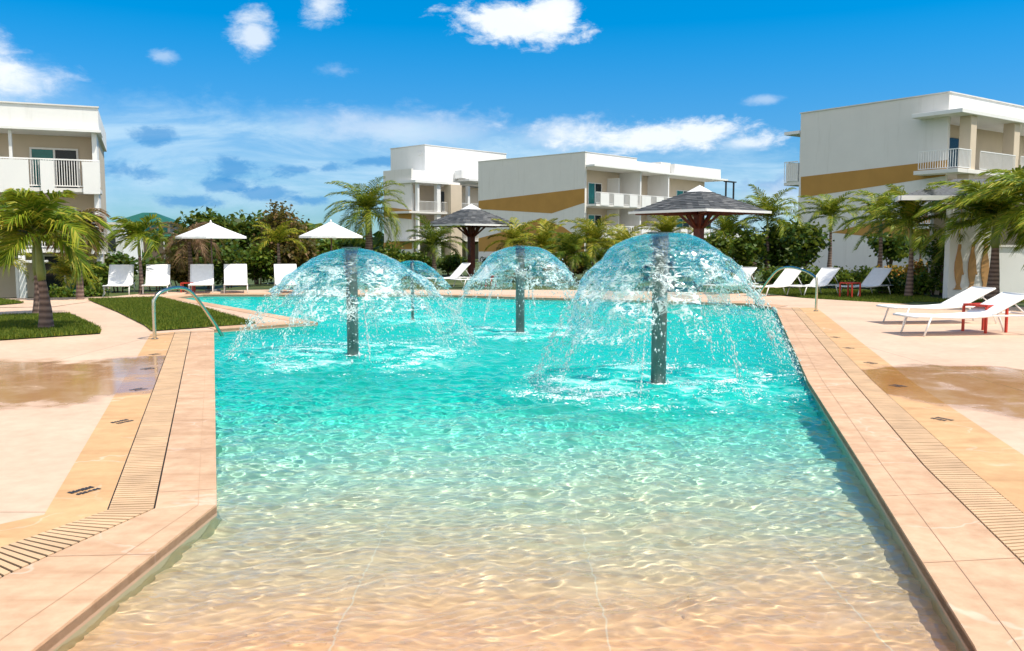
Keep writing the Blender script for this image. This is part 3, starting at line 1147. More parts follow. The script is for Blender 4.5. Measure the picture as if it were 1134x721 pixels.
def on_plane(O, ang, px, py):
    """ray against the vertical plane through O along ang -> (distance along, height)"""
    d = rayd(px, py)
    ux, uy = math.cos(ang), math.sin(ang)
    # O + s*u = t*(dx,1)
    den = ux - uy * d.x
    s = (d.x * O.y - O.x) / den
    t = O.y + s * uy
    return s, CAM_H + d.z * t


def glazing(parent, x0, x1, z0, z1, y, left='glass_teal', right='glass_dark', split=True, th=0.05):
    """sliding door or window set in the wall at local y, facing -y"""
    f = MB()
    w = 0.07
    f.box(x0, x1, y - .06, y - .003, z1 - w, z1).box(x0, x1, y - .06, y - .003, z0, z0 + w)
    f.box(x0, x0 + w, y - .06, y - .003, z0 + w, z1 - w).box(x1 - w, x1, y - .06, y - .003, z0 + w, z1 - w)
    if split:
        xm = (x0 + x1) / 2
        f.box(xm - w / 2, xm + w / 2, y - .06, y - .003, z0 + w, z1 - w)
    fr = f.build('window', M['white_metal'], parent)
    if split:
        MB().box(x0 + w, xm - w / 2, y - .03, y - .004, z0 + w, z1 - w).build('pane', M[left], fr)
        MB().box(xm + w / 2, x1 - w, y - .03, y - .004, z0 + w, z1 - w).build('pane', M[right], fr)
    else:
        MB().box(x0 + w, x1 - w, y - .03, y - .004, z0 + w, z1 - w).build('pane', M[right], fr)


def railing(parent, p0, p1, z, h=1.05, step=0.13, n='railing', r=0.016):
    p0 = Vector((p0[0], p0[1], 0)); p1 = Vector((p1[0], p1[1], 0))
    L = (p1 - p0).length
    mb = MB()
    mb.obox(p0 + Vector((0, 0, z + h)), p1 + Vector((0, 0, z + h)), .06, .05)
    mb.obox(p0 + Vector((0, 0, z + .08)), p1 + Vector((0, 0, z + .08)), .04, .04)
    k = max(2, int(L / step))
    for i in range(k + 1):
        p = p0.lerp(p1, i / k)
        mb.obox(p + Vector((0, 0, z + .06)), p + Vector((0, 0, z + h)), r * 2, r * 2)
    return mb.build(n, M['white_metal'], parent)


def band(parent, pts, th=0.03):
    """painted band on the end wall (local x=0 plane, outside is -x); pts are (y, z)"""
    mb = MB()
    mb.prism([Vector((-0.003, y, z)) for y, z in pts], (-0.012, 0, 0))
    return mb.build('painted_band', M['ochre_band'], parent)


# --- right-hand block: grey end wall with ochre band, terraces round the corner
RA = R(36)
rb, rO = bframe(1051.5, 102.3, 10.0, RA, 'hotel_building', 'grey hotel wing with one sloping ochre band at the right, corner terraces above the palms')
RE = RA + R(90)
Wd, _ = on_plane(rO, RE, 887, 126)
LEN = 22.0
MB().box(0, 0.25, 0, Wd, -0.3, 10).build('end_wall', M['grey_wall'], rb)
MB().box(.252, LEN, 1.9, Wd - .01, -.3, 8.85).build('wall', M['tan_wall'], rb)
MB().box(.252, LEN, 0.0, Wd - .004, 8.95, 9.996).build('parapet', M['white_wall'], rb)
MB().box(-0.95, LEN, -1.25, 1.6, 8.70, 8.93).build('eave_slab', M['white_wall'], rb, bevel=.02)
MB().box(.255, LEN, 1.62, Wd - .02, 8.855, 8.945).build('ceiling_slab', M['pale_slab'], rb)
MB().box(-.06, LEN + .05, -.06, .12, 10.0, 10.06).box(-.06, .14, .125, Wd + .05, 10.0, 10.06).build('roof_coping', M['pale_slab'], rb)
for zf in (5.75, 2.75):
    MB().box(-1.05, -.005, -1.2, 1.3, zf - .22, zf).box(-.003, LEN, -1.2, 1.88, zf - .22, zf).build('floor_slab', M['pale_slab'], rb, bevel=.02)
    railing(rb, (-.9, -1.1), (.45, -1.1), zf)
    railing(rb, (-.9, -1.1), (-.9, 1.1), zf)
    railing(rb, (1.5, -1.1), (5.6, -1.1), zf)
    railing(rb, (6.3, -1.1), (12, -1.1), zf)
    # corner room wall with door, standing back from the terrace edge
    MB().box(.26, 2.2, 1.70, 1.895, zf + .002, zf + 2.9).build('terrace_wall', M['tan_wall'], rb)
for z0, z1 in ((5.752, 8.698), (2.752, 5.528), (-.3, 2.528)):
    MB().box(.55, 1.2, -1.0, -.35, z0, z1).build('column', M['tan_wall'], rb, bevel=.03)
    MB().box(5.6, 6.3, -1.0, -.35, z0, z1).build('column', M['tan_wall'], rb, bevel=.03)
MB().box(.75, 1.65, 1.62, 1.70, 5.76, 7.95).build('door', M['door_dark'], rb)
MB().box(1.85, 2.0, 1.55, 1.70, 7.2, 7.7).build('wall_lamp', M['green_roof'], rb)
MB().box(2.6, 5.4, 1.80, 1.897, 5.76, 8.0).build('door_recess', M['glass_dark'], rb)
ym = lambda px, py: on_plane(rO, RE, px, py)
band(rb, [ym(887, 196), ym(1050, 177), (0.02, ym(1050, 194.5)[1]), ym(887, 219)])
band(rb, [ym(921, 257.5), ym(965, 246), (.02, ym(1050, 236)[1]), (.02, ym(1050, 268)[1]), ym(965, 262)])
# rear balcony peeping past the far end of the wall
MB().box(.0, 2.6, Wd + .002, Wd + 1.15, 5.5, 5.7).build('balcony_slab', M['pale_slab'], rb)
MB().box(-.01, .25, Wd + .1, Wd + .95, 5.702, 6.9).build('balcony_panel', M['white_wall'], rb)
railing(rb, (-.04, Wd + .1), (-.04, Wd + 1.1), 5.7, 1.3)
railing(rb, (.3, Wd + 1.1), (2.5, Wd + 1.1), 5.7, 1.3)
MB().box(-.05, 2.6, Wd + .055, Wd + 1.2, 8.75, 8.95).build('eave_slab', M['white_wall'], rb)

# --- middle block
MA = R(47)
mbld, mO = bframe(648, 168.3, 10.0, MA, 'hotel_building', 'long white hotel block with zigzag ochre bands on its grey end wall, balconies running right')
ME = MA + R(90)
Wm, _ = on_plane(mO, ME, 529.5, 178.8)
f = lambda px, py=200: on_plane(mO, MA, px, py)[0]
x1, x2, x3, x4 = f(705), f(736), f(747), f(798)
MB().box(0, .25, 0, Wm, -.3, 10).build('end_wall', M['grey_wall'], mbld)
MB().box(.252, x4, 2.0, Wm - .01, -.3, 8.75).build('wall', M['tan_wall'], mbld)
MB().box(.252, x1, .0, Wm - .005, 8.9, 9.997).build('parapet', M['white_wall'], mbld)
MB().box(x1 + .004, x2, .0, Wm - .006, 8.9, 9.75).build('parapet', M['white_wall'], mbld)
MB().box(x2 + .004, x3, .5, Wm - .007, 8.9, 10.05).build('parapet', M['grey_wall'], mbld)
MB().box(x3 + .004, x4, .0, Wm - .008, 8.9, 9.95).build('parapet', M['white_wall'], mbld)
MB().box(.1, x1 + .9, -1.0, 1.98, 8.70, 8.88).box(x1 + .95, x4 + .4, -.7, 1.98, 8.70, 8.88).build('eave_slab', M['white_wall'], mbld)
MB().box(-.05, x1, -.05, .1, 10.0, 10.05).box(-.05, .12, .105, Wm + .05, 10.0, 10.05).build('roof_coping', M['pale_slab'], mbld)
for zf in (5.35, 2.35):
    MB().box(.255, x4 + 2.4, -1.1, 1.99, zf - .2, zf).build('floor_slab', M['pale_slab'], mbld)
    railing(mbld, (.3, -1.02), (x4 + 2.4, -1.02), zf, 1.05, .16)
    x = 0.9
    i = 0
    while x < x4 + 1.5:
        w = 1.25 if i % 2 == 0 else 1.5
        MB().box(x, x + w, -1.14, -1.06, zf - .12, zf + .98).build('balcony_panel', M['white_wall'], mbld)
        x += w + (0.75 if i % 2 == 0 else 1.0)
        i += 1
    for q in (x1, x2):
        MB().box(q - .1, q + .1, -.5, 1.99, zf + .002, zf + 3.3 if zf > 5 else zf + 2.78).build('partition', M['white_wall'], mbld)
    MB().box(f(691), f(691) + .12, .6, 1.99, zf + .002, zf + 2.7).build('partition', M['white_wall'], mbld)
    for (a, b) in ((651, 666), (688, 696), (720, 727.5), (749, 764), (775, 788)):
        glazing(mbld, on_plane(mO + Vector((-math.sin(MA), math.cos(MA), 0)) * 2, MA, a, 200)[0], on_plane(mO + Vector((-math.sin(MA), math.cos(MA), 0)) * 2, MA, b, 200)[0], zf + .02, zf + 2.2, 1.998, split=(b - a) > 10)
mb = MB()
mb.box(x4 + .2, x4 + .35, -.6, -.45, 5.36, 8.6).box(x4 + 1.9, x4 + 2.05, -.6, -.45, 5.36, 8.6).box(x4 + .1, x4 + 2.3, -.7, -.3, 8.6, 8.72)
mb.build('pergola_frame', M['door_dark'], mbld)
yw = lambda px, py: on_plane(mO, ME, px, py)
band(mbld, [yw(530, 222.5), (.02, yw(648, 208.6)[1]), (.02, yw(648, 224.5)[1]), yw(611, 236.3), yw(530, 231.5)])
band(mbld, [(.02, 1.0), (.02, yw(648, 268)[1]), yw(624, 251.5), yw(598.5, 241.6), yw(563, 255), yw(530, 264), (yw(530, 264)[0], 1.0)])

# --- block further back on the left with loggias and a stair tower
ta, tO = bframe(455.5, 186.6, 10.0, MA, 'hotel_building', 'white hotel block with tall roof tower and open corner loggias, behind the left shingled palapa')
g = lambda px, py=230: on_plane(tO, MA, px, py)[0]
Wt, _ = on_plane(tO, ME, 424.4, 191)
Lt_ = g(535)
MB().box(0, .25, .0, Wt, -.3, 10).build('end_wall', M['grey_wall'], ta)
MB().box(.252, Lt_ + 3, 2.4, Wt - .02, -.3, 8.6).build('wall', M['tan_wall'], ta)
MB().box(.252, Lt_ + 3, .3, Wt - .01, 8.75, 9.9).build('parapet', M['white_wall'], ta)
MB().box(-.3, g(503), -1.0, 2.38, 8.45, 8.73).build('eave_slab', M['white_wall'], ta)
MB().box(g(509), Lt_ + 1, -1.6, 2.38, 9.0, 9.25).box(g(505), Lt_ + 1.2, -.95, .28, 9.28, 10.2).build('entrance_canopy', M['white_wall'], ta)
for zf in (5.35, 2.3):
    MB().box(-1.1, Lt_ + 2, -.9, 2.39, zf - .22, zf).build('floor_slab', M['pale_slab'], ta)
    for (a, b) in ((460, 479), (484, 490), (503.5, 514), (516, 530)):
        railing(ta, (g(a), -.8), (g(b), -.8), zf, 1.1, .18)
for z0, z1 in ((5.352, 8.448), (2.302, 5.128), (-.3, 2.078)):
    MB().box(g(479.5), g(483.5), -.7, -.2, z0, z1).build('column', M['white_wall'], ta)
    MB().box(g(513.6), g(516), -.7, -.3, z0, z1).build('column', M['white_wall'], ta)
    MB().box(g(458), g(460), -.7, -.3, z0, z1).build('column', M['white_wall'], ta)
MB().box(g(490.5), g(502.5), -1.35, -.25, -.3, 5.12).box(g(490.5), g(502.5), -1.35, -.91, 5.125, 5.36).box(g(490.5), g(502.5), -1.35, -.25, 5.365, 8.44).build('pillar', M['tan_wall'], ta)
for zf in (5.37, 2.32):
    MB().box(g(463), g(468), 2.30, 2.397, zf, zf + 2.2).build('door', M['door_dark'], ta)
    MB().box(g(469), g(474), 2.28, 2.397, zf, zf + 2.15).build('door', M['white_wall'], ta)
    MB().box(g(504), g(511), 2.32, 2.397, zf, zf + 2.5).build('opening', M['door_dark'], ta)
yt = lambda px, py: on_plane(tO, ME, px, py)
band(ta, [yt(425, 229), yt(455, 232.5), (.02, yt(455, 232.5)[1]), (.02, yt(455, 243)[1]), yt(425, 240)])
band(ta, [yt(425, 269), (.02, yt(455, 264)[1]), (.02, 1.2), (yt(425, 269)[0], 1.2)])
# stair tower on the roof
c0 = D(470.5, 160.6, 101)
loc = Matrix.Rotation(-MA, 4, 'Z') @ (c0 - Vector((tO.x, tO.y, 0)))
tw = loc
MB().box(tw.x, tw.x + 13.6, tw.y, tw.y + 6.2, 8.6, tw.z).build('stair_tower', M['white_wall'], ta)
MB().box(tw.x - .06, tw.x + 13.66, tw.y - .06, tw.y + 6.26, tw.z + .003, tw.z + .08).build('roof_coping', M['pale_slab'], ta)
MB().box(tw.x - .15, tw.x - .003, tw.y + .5, tw.y + 1.0, tw.z - 1.1, tw.z - .8).build('wall_lamp', M['white_metal'], ta)

# --- left-hand block
LA = R(23)
lH = 6.75
lb, lO = bframe(104.5, 120, lH, LA, 'hotel_building', 'white hotel block at the left edge, solid and barred balcony panels')
lb.location.z = 0
lx = lambda px, py=190: on_plane(lO, LA, px, py)[0]
def lz(px, py):
    return on_plane(lO, LA, px, py)[1]
LL = lx(-160)
zr = lz(104, 178.5); z3 = lz(104, 209.5); ze = lz(104, 146.5)
st = ze - z3
z2 = z3 - st - .12
MB().box(LL, .12, -.15, 8, ze + .06, lH).build('parapet', M['white_wall'], lb)
MB().box(LL, .2, -.35, 1.38, ze - .04, ze + .057).build('eave_slab', M['white_wall'], lb)
MB().box(LL, .16, -.2, -.0, lH + .002, lH + .05).build('roof_coping', M['pale_slab'], lb)
MB().box(LL, -.002, 1.4, 8, -.6, ze + .055).build('wall', M['tan_wall'], lb)
for zz in (z3, z2):
    MB().box(LL, .1, -.3, 1.38, zz - .14, zz).build('floor_slab', M['pale_slab'], lb)
    railing(lb, (LL, -.22), (.1, -.22), zz, zr - z3, .085, r=.012)
for (a, b) in ((-60, 33), (45.5, 60.5), (92, 110.5)):
    MB().box(lx(a), lx(b), -.36, -.28, z3 - .2, zr - .06).build('balcony_panel', M['white_wall'], lb)
for (a, b) in ((-40, 20), (95, 114)):
    MB().box(lx(a), lx(b), -.36, -.28, z2 - .2, z2 + zr - z3 - .06).build('balcony_panel', M['white_wall'], lb)
for z0, z1 in ((z3 + .002, ze - .042), (z2 + .002, z3 - .142), (-.6, z2 - .142)):
    MB().box(lx(11.5), lx(15.0), -.1, .1, z0, z1).build('column', M['white_wall'], lb)
    MB().box(-.14, .03, -.05, 1.395, z0, z1).build('fin_wall', M['white_wall'], lb)
glazing(lb, lx(29), lx(85), z3 + .01, z3 + (ze - z3) * .76, 1.398)
glazing(lb, lx(26), lx(80), z2 + .01, z2 + (ze - z3) * .76, 1.398, 'glass_dark', 'glass_dark')
glazing(lb, lx(38), lx(88), -.34, 1.25, 1.398, 'glass_dark', 'glass_teal')
MB().box(lx(17), lx(24), -.5, -.15, -.6, z2 - .15).build('column', M['white_wall'], lb)
mb = MB()
for i in range(9):
    q = lx(15) + i * .12
    mb.box(q, q + .06, -1.1, -.37, z2 - .5, z2 - .42)
mb.build('slat_canopy', M['white_wall'], lb)

# --- small white annex and far villa with green roofs
ax = G(122, 262)
an = thing('annex', 'small white flat-roofed annex between left hotel block and green-roofed villa', 'building', (D(123, 262, 60).x, 60, 0))
MB().box(-.75, .8, 0, 3, -.3, 3.0).build('wall', M['white_wall'], an)
MB().box(-.85, .9, -.1, 3.1, 3.003, 3.2).build('roof_slab', M['pale_slab'], an)
MB().box(-.4, .3, -.04, -.002, 1.2, 2.2).build('window', M['glass_dark'], an)

vl = thing('villa', 'far villa with two tiers of green hipped roofs and blue glazing', 'house', (D(167, 262, 112).x, 112, 0), R(8))
def hip(x0, x1, y0, y1, z0, z1, inset):
    return [(x0, y0, z0), (x1, y0, z0), (x1, y1, z0), (x0, y1, z0), (x0 + inset, (y0 + y1) / 2, z1), (x1 - inset, (y0 + y1) / 2, z1)], [(0, 1, 5, 4), (1, 2, 5), (2, 3, 4, 5), (3, 0, 4), (3, 2, 1, 0)]
MB().add(*hip(-4.6, 3.0, -.6, 6, 4.55, 5.9, 3.0)).build('roof', M['green_roof'], vl)
MB().add([(-3.6, -2.2, 2.75), (3.9, -2.2, 2.75), (3.9, 6, 2.75), (-3.6, 6, 2.75), (-2.4, -.05, 3.2), (2.6, -.05, 3.2), (2.6, 6, 3.2), (-2.4, 6, 3.2)], [(3, 2, 1, 0), (4, 5, 6, 7), (0, 1, 5, 4), (1, 2, 6, 5), (2, 3, 7, 6), (3, 0, 4, 7)]).build('porch_roof', M['green_roof'], vl)
MB().box(-2.3, 2.4, 0, 5.5, 3.2, 4.55).build('upper_wall', M['pink_wall'], vl)
MB().box(-3.2, 3.2, -.6, 5.8, -.3, 2.72).build('wall', M['pink_wall'], vl)
for a in (-2.1, -1.0, .1, 1.2):
    MB().box(a, a + .9, -.04, -.003, 3.3, 4.45).build('window', M['glass_teal'], vl)
for a in (-2.2, -.2, 1.6):
    MB().box(a, a + 1.3, -.65, -.603, 1.35, 2.5).build('window', M['glass_dark'], vl)
for a in (-3.3, -.6, 2.0, 3.3):
    MB().box(a, a + .15, -2.0, -1.85, -.3, 2.74).build('porch_post', M['white_wall'], vl)


# --- shingled palapas on a single timber post
def palapa(label, px, py_base, Y, Rr, z_e, z_a, rot):
    p = D(px, 300, Y)
    t = thing('palapa', label, 'palapa', (p.x, Y, 0), rot)
    # square roof: half side
    hs = Rr / math.sqrt(2)
    mb = MB()
    rows = 13
    core = MB()
    core.add([(-hs + .03, -hs + .03, z_e + .02), (hs - .03, -hs + .03, z_e + .02), (hs - .03, hs - .03, z_e + .02), (-hs + .03, hs - .03, z_e + .02), (0, 0, z_a - .03)], [(0, 1, 4), (1, 2, 4), (2, 3, 4), (3, 0, 4), (3, 2, 1, 0)])
    for side in range(4):
        c, s = math.cos(side * math.pi / 2), math.sin(side * math.pi / 2)
        for r in range(rows):
            f0 = r / rows; f1 = (r + 1.25) / rows
            w0 = hs * (1 - f0); w1 = hs * (1 - min(f1, 1))
            y0 = -hs * (1 - f0); y1 = -hs * (1 - min(f1, 1))
            z0 = z_e + (z_a - z_e) * f0 + .045; z1 = z_e + (z_a - z_e) * min(f1, 1) + .02
            n = max(1, int(2 * w0 / .27))
            for k in range(n):
                a = -1 + 2 * k / n + .02 / n; b = -1 + 2 * (k + 1) / n - .02 / n
                j = RNG.uniform(-.012, .012)
                q = [(a * w0, y0 + j, z0), (b * w0, y0 + j, z0), (b * w1, y1, z1), (a * w1, y1, z1)]
                mb.add([(x * c - y * s, x * s + y * c, z) for x, y, z in q], [(0, 1, 2, 3)])
                q2 = [(a * w0, y0 + j, z0 - .03), (b * w0, y0 + j, z0 - .03), (b * w0, y0 + j, z0 - .001), (a * w0, y0 + j, z0 - .001)]
                mb.add([(x * c - y * s, x * s + y * c, z) for x, y, z in q2], [(0, 1, 2, 3)])
    rf = core.build('roof', M['redwood'], t)
    mb.build('shingles', M['shingle'], rf, fix=False)
    fs = MB()
    for side in range(4):
        c, s = math.cos(side * math.pi / 2), math.sin(side * math.pi / 2)
        q = [(-hs - .03, -hs - .03), (hs + .03, -hs - .03)]
        a = [(x * c - y * s, x * s + y * c) for x, y in q]
        fs.obox((a[0][0], a[0][1], z_e + .0), (a[1][0], a[1][1], z_e + .0), .05, .085)
    fs.build('fascia', M['white_wall'], t)
    MB().add([(-.38, -.38, z_a - .17), (.38, -.38, z_a - .17), (.38, .38, z_a - .17), (-.38, .38, z_a - .17), (0, 0, z_a + .12)], [(0, 1, 4), (1, 2, 4), (2, 3, 4), (3, 0, 4), (3, 2, 1, 0)]).build('roof_cap', M['white_wall'], t)
    MB().box(-.145, .145, -.145, .145, -.1, z_e + .3).build('post', M['redwood'], t, bevel=.02)
    for k in range(8):
        a = k * math.pi / 4
        d = Vector((math.cos(a), math.sin(a), 0))
        l = .58 if k % 2 == 0 else .72
        br = MB().obox(d * .16 + Vector((0, 0, z_e - .55)), d * l + Vector((0, 0, z_e - .06)), .08, .09)
        br.obox(d * .15 + Vector((0, 0, z_e - .03)), d * (hs * .95 if k % 2 == 0 else Rr * .92) + Vector((0, 0, z_e - .03)), .09, .10)
        br.build('bracket', M['redwood'], t)
    return t


palapa('large grey shingled palapa roof behind the biggest fountain dome', 773, 320, 32, 2.52, 2.80, 3.68, R(45 - 7))
palapa('shingled palapa with a red-brown post, in front of the loggia block', 522, 306, 45, 2.52, 2.62, 3.62, R(45 - 4))


# --- bar pavilion with white walls and wooden figures
bp_ = G(1049, 331)
BA = R(7)
pv = thing('bar_pavilion', 'white walled bar pavilion under a grey shingled roof, three tan wooden figures on its wall', 'pavilion', (bp_.x, bp_.y, 0), BA)
MB().box(0, 1.5, 0, .25, -.1, 2.98).build('wall', M['white_wall'], pv, bevel=.015)
MB().box(1.503, 6, .1, .3, -.1, 1.55).build('low_wall', M['white_wall'], pv, bevel=.015)
MB().box(1.2, 6, 2.7, 2.9, -.1, 2.98).build('back_wall', M['tan_wall'], pv)
MB().box(1.6, 6, .05, .36, 1.553, 1.62).build('counter_top', M['pale_slab'], pv)
rz0 = 3.08
rf = MB().add([(-1.45, .25, rz0), (7, -.75, rz0), (7, 3.3, rz0), (-.1, 3.0, rz0), (1.1, 1.5, rz0 + .62), (7, 1.4, rz0 + .62)], [(0, 1, 5, 4), (2, 3, 4, 5), (3, 0, 4), (1, 2, 5), (3, 2, 1, 0)]).build('roof', M['shingle_dark'], pv)
MB().obox((-1.47, .23, rz0 - .06), (7, -.78, rz0 - .06), .06, .14).obox((-1.49, .3, rz0 - .06), (-.13, 3.0, rz0 - .06), .06, .14).build('fascia', M['white_wall'], rf)
# figures: slender standing shapes, head up, flipper and foot
fig = [(-.02, 1.0), (.045, 1.0), (.05, .93), (.035, .86), (.06, .76), (.10, .62), (.115, .46), (.13, .40), (.155, .34), (.135, .32), (.10, .34), (.085, .22), (.06, .10), (.075, .05), (.12, .0), (-.11, .0), (-.05, .05), (-.03, .12), (-.075, .25), (-.10, .42), (-.095, .6), (-.06, .76), (-.04, .86)]
s0 = 1.36
for x in (.30, .74, 1.16):
    mb = MB()
    mb.prism([Vector((x + a * s0 * .9, -.003, .28 + b * s0)) for a, b in fig], (0, -.03, 0))
    mb.build('carved_figure', M['sculpt'], pv, bevel=.006)
MB().tube([(.32, -.02, 2.1), (.32, -.02, 2.75)], .012, 6).build('wall_cable', M['sculpt'], pv)


# ------------------------------------------------------------------ fountains
def vnoise(X, Y, Z, sc, seed=0):
    """cheap smooth noise from sines, about -1..1"""
    r = np.random.default_rng(seed)
    o = np.zeros_like(X)
    for k in range(14):
        w = r.normal(0, 1, 3); w *= sc * r.uniform(.6, 1.7) / (np.linalg.norm(w) + 1e-9)
        o += np.sin(w[0] * X + w[1] * Y + w[2] * Z + r.uniform(0, 6.28) + 0.8 * np.sin(w[1] * X * .7 - w[2] * Y * .8 + k))
    return o / 3.4


def worley(P, cell, seed=0):
    """F1 and F2 for points P (n,3)"""
    q = P / cell
    b = np.floor(q).astype(np.int64)
    f1 = np.full(len(P), 9.0); f2 = np.full(len(P), 9.0)
    for dx in (-1, 0, 1):
        for dy in (-1, 0, 1):
            for dz in (-1, 0, 1):
                c = b + np.array([dx, dy, dz])
                h = (c[:, 0] * 73856093) ^ (c[:, 1] * 19349663) ^ (c[:, 2] * 83492791) ^ (seed * 2654435761)
                pts = []
                for k in range(3):
                    h = (h * 1103515245 + 12345) & 0x7fffffff
                    pts.append((h >> 8) % 10000 / 10000.0)
                d = np.linalg.norm(c + np.stack(pts, -1) - q, axis=1)
                m = d < f1
                f2 = np.where(m, f1, np.minimum(f2, d))
                f1 = np.where(m, d, f1)
    return f1, f2


def fountain(key, label, ztop, rp, ab, rbreak, rend, rfall, nth, nr, seed, ndrop=2600, nfoam=3000, ring=(1.25, .4), skew=0.12):
    cx, cy = POLES[key]
    rng = np.random.default_rng(seed)
    t = thing('mushroom_fountain', label, 'fountain', (cx, cy, WZ), 0, 'mushroom fountains standing in the pool')
    H = ztop - WZ
    zb = float(floor_z(cx, cy)) - WZ - .02
    MB().tube([(0, 0, zb), (0, 0, H - .16), (0, 0, H - .05)], [rp, rp, rp], 28).build('pole', M['pole'], t, True)
    MB().tube([(0, 0, H - .05), (0, 0, H - .045), (0, 0, H - .03)], [rp * .8, rp * 1.05, rp * 1.05], 28).build('nozzle', M['plate'], t)
    MB().tube([(0, 0, H + .0), (0, 0, H + .02)], [rp * 1.7, rp * 1.7], 32).build('cap_plate', M['plate'], t)
    # the sheet
    th = np.linspace(0, 2 * np.pi, nth, endpoint=False)
    rr = rp * .95 + (rend - rp * .95) * np.linspace(0, 1, nr) ** 0.82
    TH, RR = np.meshgrid(th, rr)
    u = np.clip((RR - rp) / (rend - rp), 0, 1)
    ka, kb = ab
    def fall(r, a):
        return H + ka * (r - rp) * (r > rp) - kb * r ** 2 * (1 - skew * np.cos(a))
    kk = kb + 0 * TH
    Zs = fall(RR, TH) + .035 * u ** 2 * vnoise(np.cos(TH) * 3, np.sin(TH) * 3, 0 * TH, 1.0, seed)
    X = RR * np.cos(TH); Y = RR * np.sin(TH)
    amp = 0.003 + 0.040 * u ** 1.3
    rip = vnoise(X, Y, Zs * 2.2, 6.0, seed + 1) * amp + .26 * vnoise(X, Y, Zs * 3.0, 17.0, seed + 2) * amp + .12 * vnoise(X, Y, Zs * 1.8, 34.0, seed + 14) * amp * (u > .2) + (.0008 + .0050 * u) * np.sin(RR * 34 + 4 * vnoise(X, Y, Zs, 2.5, seed + 3)) * (.5 + .5 * vnoise(X, Y, Zs, 3.5, seed + 6))
    sl = -2 * kk * RR
    nn = np.sqrt(1 + sl * sl)
    RRd = RR + rip * (-sl / nn)
    Zs = Zs + rip / nn
    X = RRd * np.cos(TH); Y = RRd * np.sin(TH)
    P = np.stack([X, Y, Zs], -1).reshape(-1, 3)
    wob = np.stack([vnoise(P[:, 0], P[:, 1], P[:, 2], 6, seed + 9), vnoise(P[:, 0], P[:, 1], P[:, 2], 6, seed + 8), vnoise(P[:, 0], P[:, 1], P[:, 2], 6, seed + 7)], -1) * .035
    f1, f2 = worley((P + wob) * np.array([1, 1, .8]), 0.17, seed)
    g1, g2 = worley((P + wob) * np.array([1, 1, .7]), 0.075, seed + 5)
    uu = RR.ravel()
    # open up into lacework past the break radius
    b = np.clip((uu - rbreak) / (rend - rbreak), 0, 1)
    holes_n = vnoise(P[:, 0], P[:, 1], P[:, 2], 4.0, seed + 4)
    tong = vnoise(np.cos(TH).ravel() * 2.5, np.sin(TH).ravel() * 2.5, 0 * uu, 2.2, seed + 40)
    lvl = 1.15 - 2.1 * b + .45 * tong
    keep = (holes_n + .7 * vnoise(P[:, 0], P[:, 1], P[:, 2], 11.0, seed + 41) < lvl) | (uu < rbreak)
    keep &= (P[:, 2] > 0.01)
    keep &= rng.uniform(0, 1, len(P)) > (b > .55) * .25 * b
    ii = np.arange(nth * nr).reshape(nr, nth)
    q = np.stack([ii[:-1], np.roll(ii, -1, 1)[:-1], np.roll(ii, -1, 1)[1:], ii[1:]], -1).reshape(-1, 4)
    q = q[keep[q].sum(1) >= 3]
    o = npmesh('water_dome', P, q, M['sheet'], t, True)
    bm = bmesh.new(); bm.from_mesh(o.data)
    bmesh.ops.delete(bm, geom=[v for v in bm.verts if not v.link_faces], context='VERTS')
    bm.to_mesh(o.data); bm.free()
    sm = o.modifiers.new('smooth', 'SMOOTH'); sm.factor = .6; sm.iterations = 3
    so_ = o.modifiers.new('solid', 'SOLIDIFY'); so_.thickness = .011; so_.offset = 0
    # drops along and below the sheet
    n = int(ndrop * 3.2)
    a = rng.uniform(0, 2 * np.pi, n)
    a = a + .12 * np.sin(a * 9 + seed)
    f = rng.beta(2.2, 1.3, n)
    r = rbreak * .95 + (rfall - rbreak * .95) * f + rng.normal(0, .05, n)
    z = fall(r, a) + rng.normal(0, .06, n) - .03
    low = z < .03
    z = np.where(low, rng.uniform(.0, .16, n) ** 1.4, z)
    s = np.where(rng.uniform(0, 1, n) < .5, rng.lognormal(-5.45, .5, n), rng.lognormal(-6.2, .35, n))
    st_ = rng.uniform(1.0, 3.4, n)
    octa = np.array([(1, 0, 0), (-1, 0, 0), (0, 1, 0), (0, -1, 0), (0, 0, 1), (0, 0, -1)], float)
    of = np.array([(0, 2, 4), (2, 1, 4), (1, 3, 4), (3, 0, 4), (2, 0, 5), (1, 2, 5), (3, 1, 5), (0, 3, 5)])
    # long axis follows the fall
    slope = ka - 2 * kb * r
    d = np.stack([np.cos(a), np.sin(a), slope], -1); d /= np.linalg.norm(d, axis=1, keepdims=True)
    p1 = np.stack([-np.sin(a), np.cos(a), 0 * a], -1)
    p2 = np.cross(d, p1)
    cen = np.stack([r * np.cos(a), r * np.sin(a), z], -1)
    st_ = np.where(low, 1.0, st_)
    V = cen[:, None, :] + (octa[None, :, 0:1] * p1[:, None] + octa[None, :, 1:2] * p2[:, None]) * s[:, None, None] + octa[None, :, 2:3] * d[:, None] * (s * st_)[:, None, None]
    F = (of[None] + 6 * np.arange(n)[:, None, None]).reshape(-1, 3)
    o = npmesh('spray', V.reshape(-1, 3), F, M['drop'], t, True)
    o['kind'] = 'stuff'
    # froth where the fall lands
    n = nfoam * 2
    a = rng.uniform(0, 2 * np.pi, n * 6)
    r = ring[0] + rng.normal(0, ring[1], n * 6)
    x = r * np.cos(a); y = r * np.sin(a)
    w = vnoise(x, y, 0 * x, 3.5, seed + 12) + .6 * vnoise(x, y, 0 * x, 11.0, seed + 13)
    ok = (rng.uniform(0, 1, len(w)) < np.clip((w + .7) * .42, 0.02, 1) ** 2.0) & (r > rp * 1.4) & inpoly(x + cx, y + cy, POOL)
    ab_ = rng.uniform(0, 2 * np.pi, 260); rb_ = rp * (1.02 + np.abs(rng.normal(0, .45, 260)))
